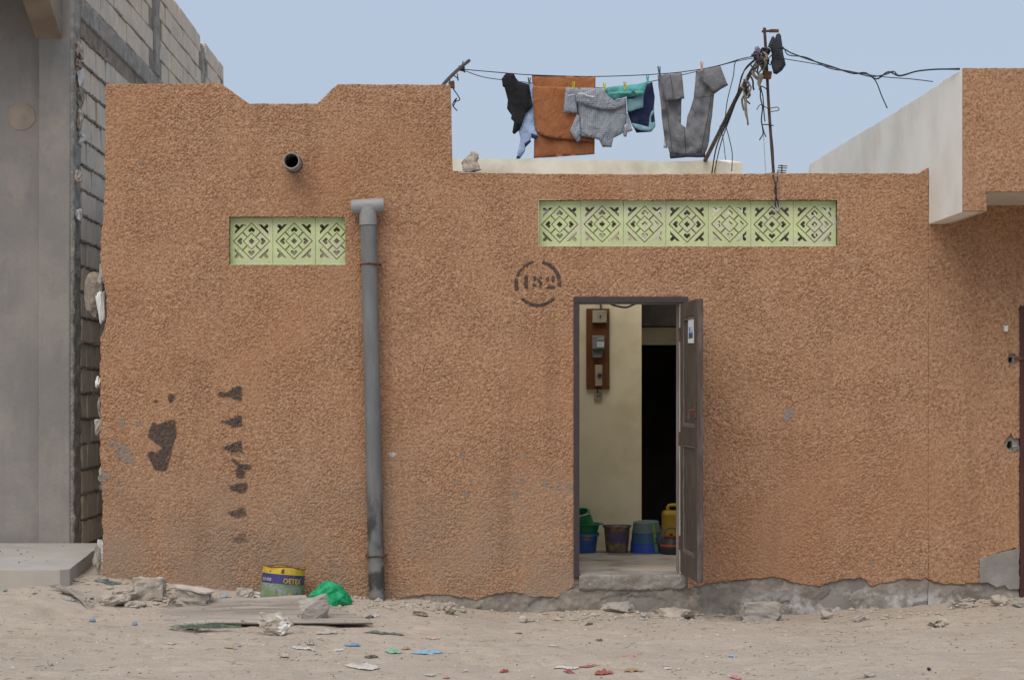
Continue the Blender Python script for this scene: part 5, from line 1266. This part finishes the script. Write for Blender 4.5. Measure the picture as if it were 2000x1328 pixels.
# green bag --------------------------------------------------------------------------
t = NT('thin_green_plastic'); t.b.inputs['Transmission Weight'].default_value = .25; t.b.inputs['IOR'].default_value = 1.15
c_ = t.mix(t.rng(t.noise(18, 4, .6), .4, .62), (.02, .33, .13), (.06, .50, .24)); t.bump(t.noise(35, 3, .6, dist=1.5), .6, .02)
M_bag = t.done(c_, .35, .5)
p = G(643, 1180); k = (D + p.y) / F
bm = bmesh.new(); bmesh.ops.create_icosphere(bm, subdivisions=5, radius=1)
v = []
for vt in bm.verts:
    q = vt.co.copy(); rdg = 1 - abs(mnoise.noise(q * 2.2 + Vector((3, 1, 0)))) * 1.6; r = .88 + .22 * mnoise.noise(q * 1.3) + .14 * rdg - .10 * abs(mnoise.noise(q * 5)) + .06 * abs(mnoise.noise(Vector((q.x * 9 + q.z * 5, q.y * 4, q.z * 3))))
    q *= r
    x = q.x; z = max(q.z, -.4)
    hgt = (1 - .35 * max(0, x - .1) - .75 * max(0, -x - .25))
    v.append((p.x + x * 47 * k, p.y + .06 + q.y * .11, p.z + (z + .36) * 26 * k * 1.25 * hgt + .0 ))
f = [tuple(a.index for a in ff.verts) for ff in bm.faces]; bm.free()
link_mesh('plastic_bag', v, f, M_bag, smooth=True, label='crumpled bright green plastic bag between tin and drainpipe', cat='plastic bag')

# litter --------------------------------------------------------------------------------
LM = {}
def lm_(key, c): 
    if key not in LM: LM[key] = mat('litter_' + key, tuple(q * .85 for q in c), tuple(.5 * q + .5 * d for q, d in zip(c, (.38, .31, .24))), 26, .7, .25, bump=.6, bscale=60, dist=.01)
    return LM[key]
def litter(px, py, w_, h_, key, col, label, seed, lift=.03, name='plastic_scrap', cat='litter', dep=None, group=None):
    p = G(px, py); k = (D + p.y) / F; rx = w_ * k / 2; ry = dep or max(rx * .45, .02); hz = h_ * k
    nu_ = 16; V = []; Fq = []; rnd = random.Random(seed); ph = rnd.uniform(0, 6)
    for i in range(nu_ + 1):
        for j in range(nu_ + 1):
            u, w = i / nu_ * 2 - 1, j / nu_ * 2 - 1
            u, w = u * math.sqrt(1 - w * w / 2), w * math.sqrt(1 - u * u / 2)
            an = math.atan2(w, u); sc = 1 - .5 * abs(float(pn(math.cos(an) * 1.6 + seed, math.sin(an) * 1.6, seed)))
            x = p.x + u * rx * sc; y = p.y + w * ry * sc
            q = abs(float(pn(u * 1.5 + seed, w * 1.5, seed))) * 1.5 + .45 * abs(float(pn(u * 4 + seed, w * 4, seed + 1)))
            V.append((x, y, gzf(x, y) + .004 + hz * .9 * q * (1 - .75 * min(1, math.hypot(u, w)) ** 2)))
    for i in range(nu_):
        for j in range(nu_): a_ = i * (nu_ + 1) + j; Fq.append((a_, a_ + nu_ + 1, a_ + nu_ + 2, a_ + 1))
    return link_mesh(name, V, Fq, lm_(key, col), smooth=False, label=label, cat=cat, solid=.0015, group=group)
WH, BL, MI, PK, RD = (.60, .58, .55), (.06, .28, .55), (.25, .55, .42), (.62, .26, .30), (.36, .07, .07)
litter(181, 1214, 14, 14, 'blue', BL, 'light blue plastic scrap on the sand left of the sheet', 1)
litter(263, 1220, 12, 10, 'blue', BL, 'blue crumpled scrap at the left edge of the sheet', 2)
litter(468, 1262, 8, 6, 'paleblue', (.3, .42, .65), 'tiny pale blue scrap in front of the sheet', 3)
litter(10, 1154, 10, 6, 'green', (.05, .38, .24), 'green plastic scrap at the foot of the porch slab', 4)
litter(592, 1268, 52, 9, 'white', WH, 'white plastic film in front of the lime crusted stone', 5)
litter(606, 1258, 16, 28, 'clear', (.50, .47, .43), 'upright crumpled clear plastic cup in front of the sheet', 6, dep=.03)
litter(640, 1238, 46, 14, 'clear', (.50, .47, .43), 'dirty translucent film under the front edge of the sheet', 7)
litter(662, 1271, 24, 6, 'white', WH, 'small white paper right of the white film', 8)
litter(708, 1305, 72, 13, 'white', WH, 'long crumpled white bag in the foreground sand', 9)
litter(688, 1261, 34, 9, 'blue', BL, 'bright blue scrap in front of the sheet', 10)
litter(768, 1275, 36, 18, 'mint', MI, 'mint green plastic scrap in the foreground', 11)
litter(832, 1274, 66, 11, 'skyblue', (.20, .42, .60), 'long sky blue plastic strip right of the mint scrap', 12)
litter(793, 1268, 18, 10, 'tan', (.42, .32, .22), 'tan crumpled paper between mint scrap and blue strip', 13)
litter(846, 1248, 34, 10, 'palepink', (.58, .40, .38), 'pale pink scrap right of the green cloth strip', 14)
litter(725, 1284, 28, 8, 'black', (.03, .03, .03), 'black plastic shreds above the long white bag', 15)
litter(722, 1206, 22, 9, 'black', (.03, .03, .03), 'black wrapper half by the corner of the sheet', 16)
litter(733, 1204, 14, 10, 'white', (.75, .75, .73), 'bright white wrapper by the corner of the sheet', 17)
litter(796, 1184, 14, 4, 'white', (.75, .75, .73), 'thin white paper strip near the drainpipe foot', 18)
litter(764, 1188, 22, 6, 'greygreen', (.33, .38, .35), 'grey green paper scrap at the drainpipe foot', 19)
litter(748, 1238, 84, 7, 'darkgreen', (.04, .10, .09), 'dark green cloth strip lying along the sheet front', 20, name='cloth_strip')
litter(985, 1312, 20, 8, 'red', RD, 'small dark red scrap left of the foreground group', 21)
litter(1112, 1313, 26, 9, 'red', RD, 'dark red scrap below the white shred in the foreground', 22)
litter(1180, 1316, 40, 15, 'red', RD, 'larger crumpled red scrap in the foreground centre', 23)
litter(1150, 1301, 46, 5, 'red', RD, 'flat red strip above the larger red scrap', 24)
litter(1104, 1305, 60, 5, 'white', WH, 'white plastic shred in the foreground centre', 25)
litter(1228, 1285, 30, 10, 'pink', PK, 'pink plastic scrap right of the centre', 26)
litter(1238, 1310, 42, 8, 'straw', (.32, .24, .09), 'tuft of yellow brown straw in the foreground', 27, name='straw_tuft')
litter(1436, 1324, 26, 10, 'pink', PK, 'pink scrap at the lower edge of the street', 28)
litter(1430, 1283, 22, 7, 'paleblue', (.4, .46, .55), 'pale blue white wrapper in front of the long grey block', 29)
litter(1305, 1306, 18, 5, 'white', WH, 'white scrap right of the straw tuft', 30)
litter(872, 1324, 14, 8, 'pink', PK, 'pink scrap at the lower edge left of the red ones', 31)
litter(840, 1320, 24, 9, 'clear', (.50, .47, .43), 'clear plastic shred beside the lower pink scrap', 32)
litter(1080, 1262, 24, 4, 'white', WH, 'thin white shred in the middle of the street', 33)
litter(910, 1311, 8, 5, 'white', WH, 'tiny white scrap left of the dark red scrap', 34)
litter(1170, 1250, 16, 4, 'bark', (.12, .085, .06), 'dark bark chip in the middle of the street', 35, name='bark_chip')
litter(1012, 1238, 16, 4, 'bark', (.12, .085, .06), 'dark bark chip below the small pale stone', 36, name='bark_chip')
litter(1150, 1219, 18, 4, 'bark', (.12, .085, .06), 'dark bark chip in front of the door step', 37, name='bark_chip')
litter(440, 1166, 22, 8, 'paleblue', (.4, .46, .55), 'pale scrap beside the white topped block', 38)
litter(430, 1174, 34, 4, 'green', (.05, .38, .24), 'green strip behind the corrugated sheet', 39)
litter(210, 1136, 60, 5, 'darkgreen', (.04, .10, .09), 'dark green cord along the wall foot by the corner', 40, name='cord')
litter(135, 1172, 30, 6, 'greygreen', (.33, .38, .35), 'grey paper scrap by the porch slab', 41)
litter(335, 1258, 22, 6, 'clear', (.50, .47, .43), 'dirty clear film on the sand below the sheet', 42)
litter(450, 1266, 30, 8, 'tan', (.42, .32, .22), 'tan leaf on the sand below the green net', 43)
# green net tuft at the sheet edge
random.seed(21); nt = MB(); p0 = on_sheet(405, 1226); k = (D + p0.y) / F
for i in range(420):
    a = Vector((p0.x + random.gauss(0, 26) * k, p0.y - .02 + random.uniform(-.05, .04), p0.z + .005)); h_ = abs(random.gauss(0, 3.5)) * k
    nt.tube([a, a + Vector((random.uniform(-.03, .03), random.uniform(-.02, .02), h_ + .006)), a + Vector((random.uniform(-.07, .07), random.uniform(-.03, .02), .002))], .0011, 3, 2, cap=False)
nt.build('torn_net', mat('faded_green_net', (.16, .25, .16), (.15, .16, .14), 25, bump=0), label='torn faded green net on the front edge of the sheet', cat='net')
litter(360, 1232, 66, 9, 'greynet', (.20, .20, .20), 'grey torn sacking at the front edge of the sheet', 44, name='torn_sacking')

# gravel, crumbs, straw: uncountable
def scatter(name, n, rmin, rmax, m, label, seed, yr=(-3.6, -.05), flat=.6, clump=0.0):
    rnd = np.random.RandomState(seed); V = []; Fq = []
    base = np.array([(1, 0, 0), (-1, 0, 0), (0, 1, 0), (0, -1, 0), (0, 0, 1), (0, 0, -1)], float)
    tri = [(0, 2, 4), (2, 1, 4), (1, 3, 4), (3, 0, 4), (2, 0, 5), (1, 2, 5), (3, 1, 5), (0, 3, 5)]
    c = 0
    while c < n:
        x = rnd.uniform(-3.6, 4.6); y = rnd.uniform(*yr)
        if rnd.rand() > np.clip(.35 + 1.6 * float(pn(x / .8, y / .5, seed)), .05, 1): continue
        r = rmin + (rmax - rmin) * rnd.rand() ** 3; an = rnd.rand() * 6.28; z = gzf(x, y)
        s = np.array([rnd.uniform(.7, 1.5), rnd.uniform(.6, 1.1), flat * rnd.uniform(.6, 1.1)])
        b = base * s * r * (1 + rnd.uniform(-.25, .25, (6, 3)))
        q = np.stack([b[:, 0] * math.cos(an) - b[:, 1] * math.sin(an) + x, b[:, 0] * math.sin(an) + b[:, 1] * math.cos(an) + y, b[:, 2] + z + r * .15], 1)
        o = len(V); V += q.tolist(); Fq += [(a_ + o, b_2 + o, c_2 + o) for a_, b_2, c_2 in tri]; c += 1
    o = link_mesh(name, V, Fq, m, kind='stuff', origin=(0, -1.5, 0), label=label, cat='gravel'); return o
scatter('gravel', 1300, .0025, .008, mat('dark_gravel', (.10, .085, .07), (.05, .045, .04), 40, bump=0), 'dark grit strewn over the sandy street', 1)
scatter('gravel', 3000, .003, .014, mat('sand_gravel', (.42, .34, .26), (.34, .27, .2), 40, bump=0), 'sand coloured grit and clods strewn over the street', 2)
scatter('gravel', 900, .003, .011, mat('pale_gravel', (.62, .58, .52), (.5, .46, .4), 40, bump=0), 'pale grit strewn over the sandy street', 3)
scatter('crumbs', 1500, .006, .03, M_rock, 'crumbled cement and clods along the foot of the walls', 4, yr=(-.65, -.02), flat=.7)
random.seed(41); bits = MB()
for i in range(26):
    x = random.uniform(-4.4, -3.0); y = random.uniform(-.3, 1.6); r = random.uniform(.008, .022); an = random.uniform(0, 3)
    bits.add([(x - r * math.cos(an), y - r * math.sin(an), zs2 + .001), (x + r * .4 * math.sin(an), y - r * .4 * math.cos(an), zs2 + .002), (x + r * math.cos(an), y + r * math.sin(an), zs2 + .001), (x - r * .4 * math.sin(an), y + r * .4 * math.cos(an), zs2 + .003), (x, y, zs2 + r * .6)],
             [(0, 1, 4), (1, 2, 4), (2, 3, 4), (3, 0, 4), (3, 2, 1, 0)])
bits.build('leaf_bits', mat('dry_leaf_bits', (.07, .055, .045), (.12, .09, .07), 30, bump=0), kind='stuff', label='dark dry bits lying on the porch slab', cat='litter')
random.seed(31); sw = MB()
for i in range(420):
    x = random.uniform(-3.4, 4.4); y = random.uniform(-3.6, -.1)
    if float(pn(x / .9, y / .3, 66)) < .05 and random.random() < .8: continue
    L = random.uniform(.015, .05); an = random.gauss(0, .5)
    a = Vector((x, y, gzf(x, y) + .004)); b = a + Vector((L * math.cos(an), L * math.sin(an), random.uniform(0, .008)))
    sw.tube([a, b], .0016, 3, cap=False)
sw.build('straw', mat('dry_straw', (.20, .145, .085), (.12, .09, .055), 30, bump=0), kind='stuff', origin=(0, -1.5, 0), label='scattered dry straw and twigs on the sand', cat='straw')
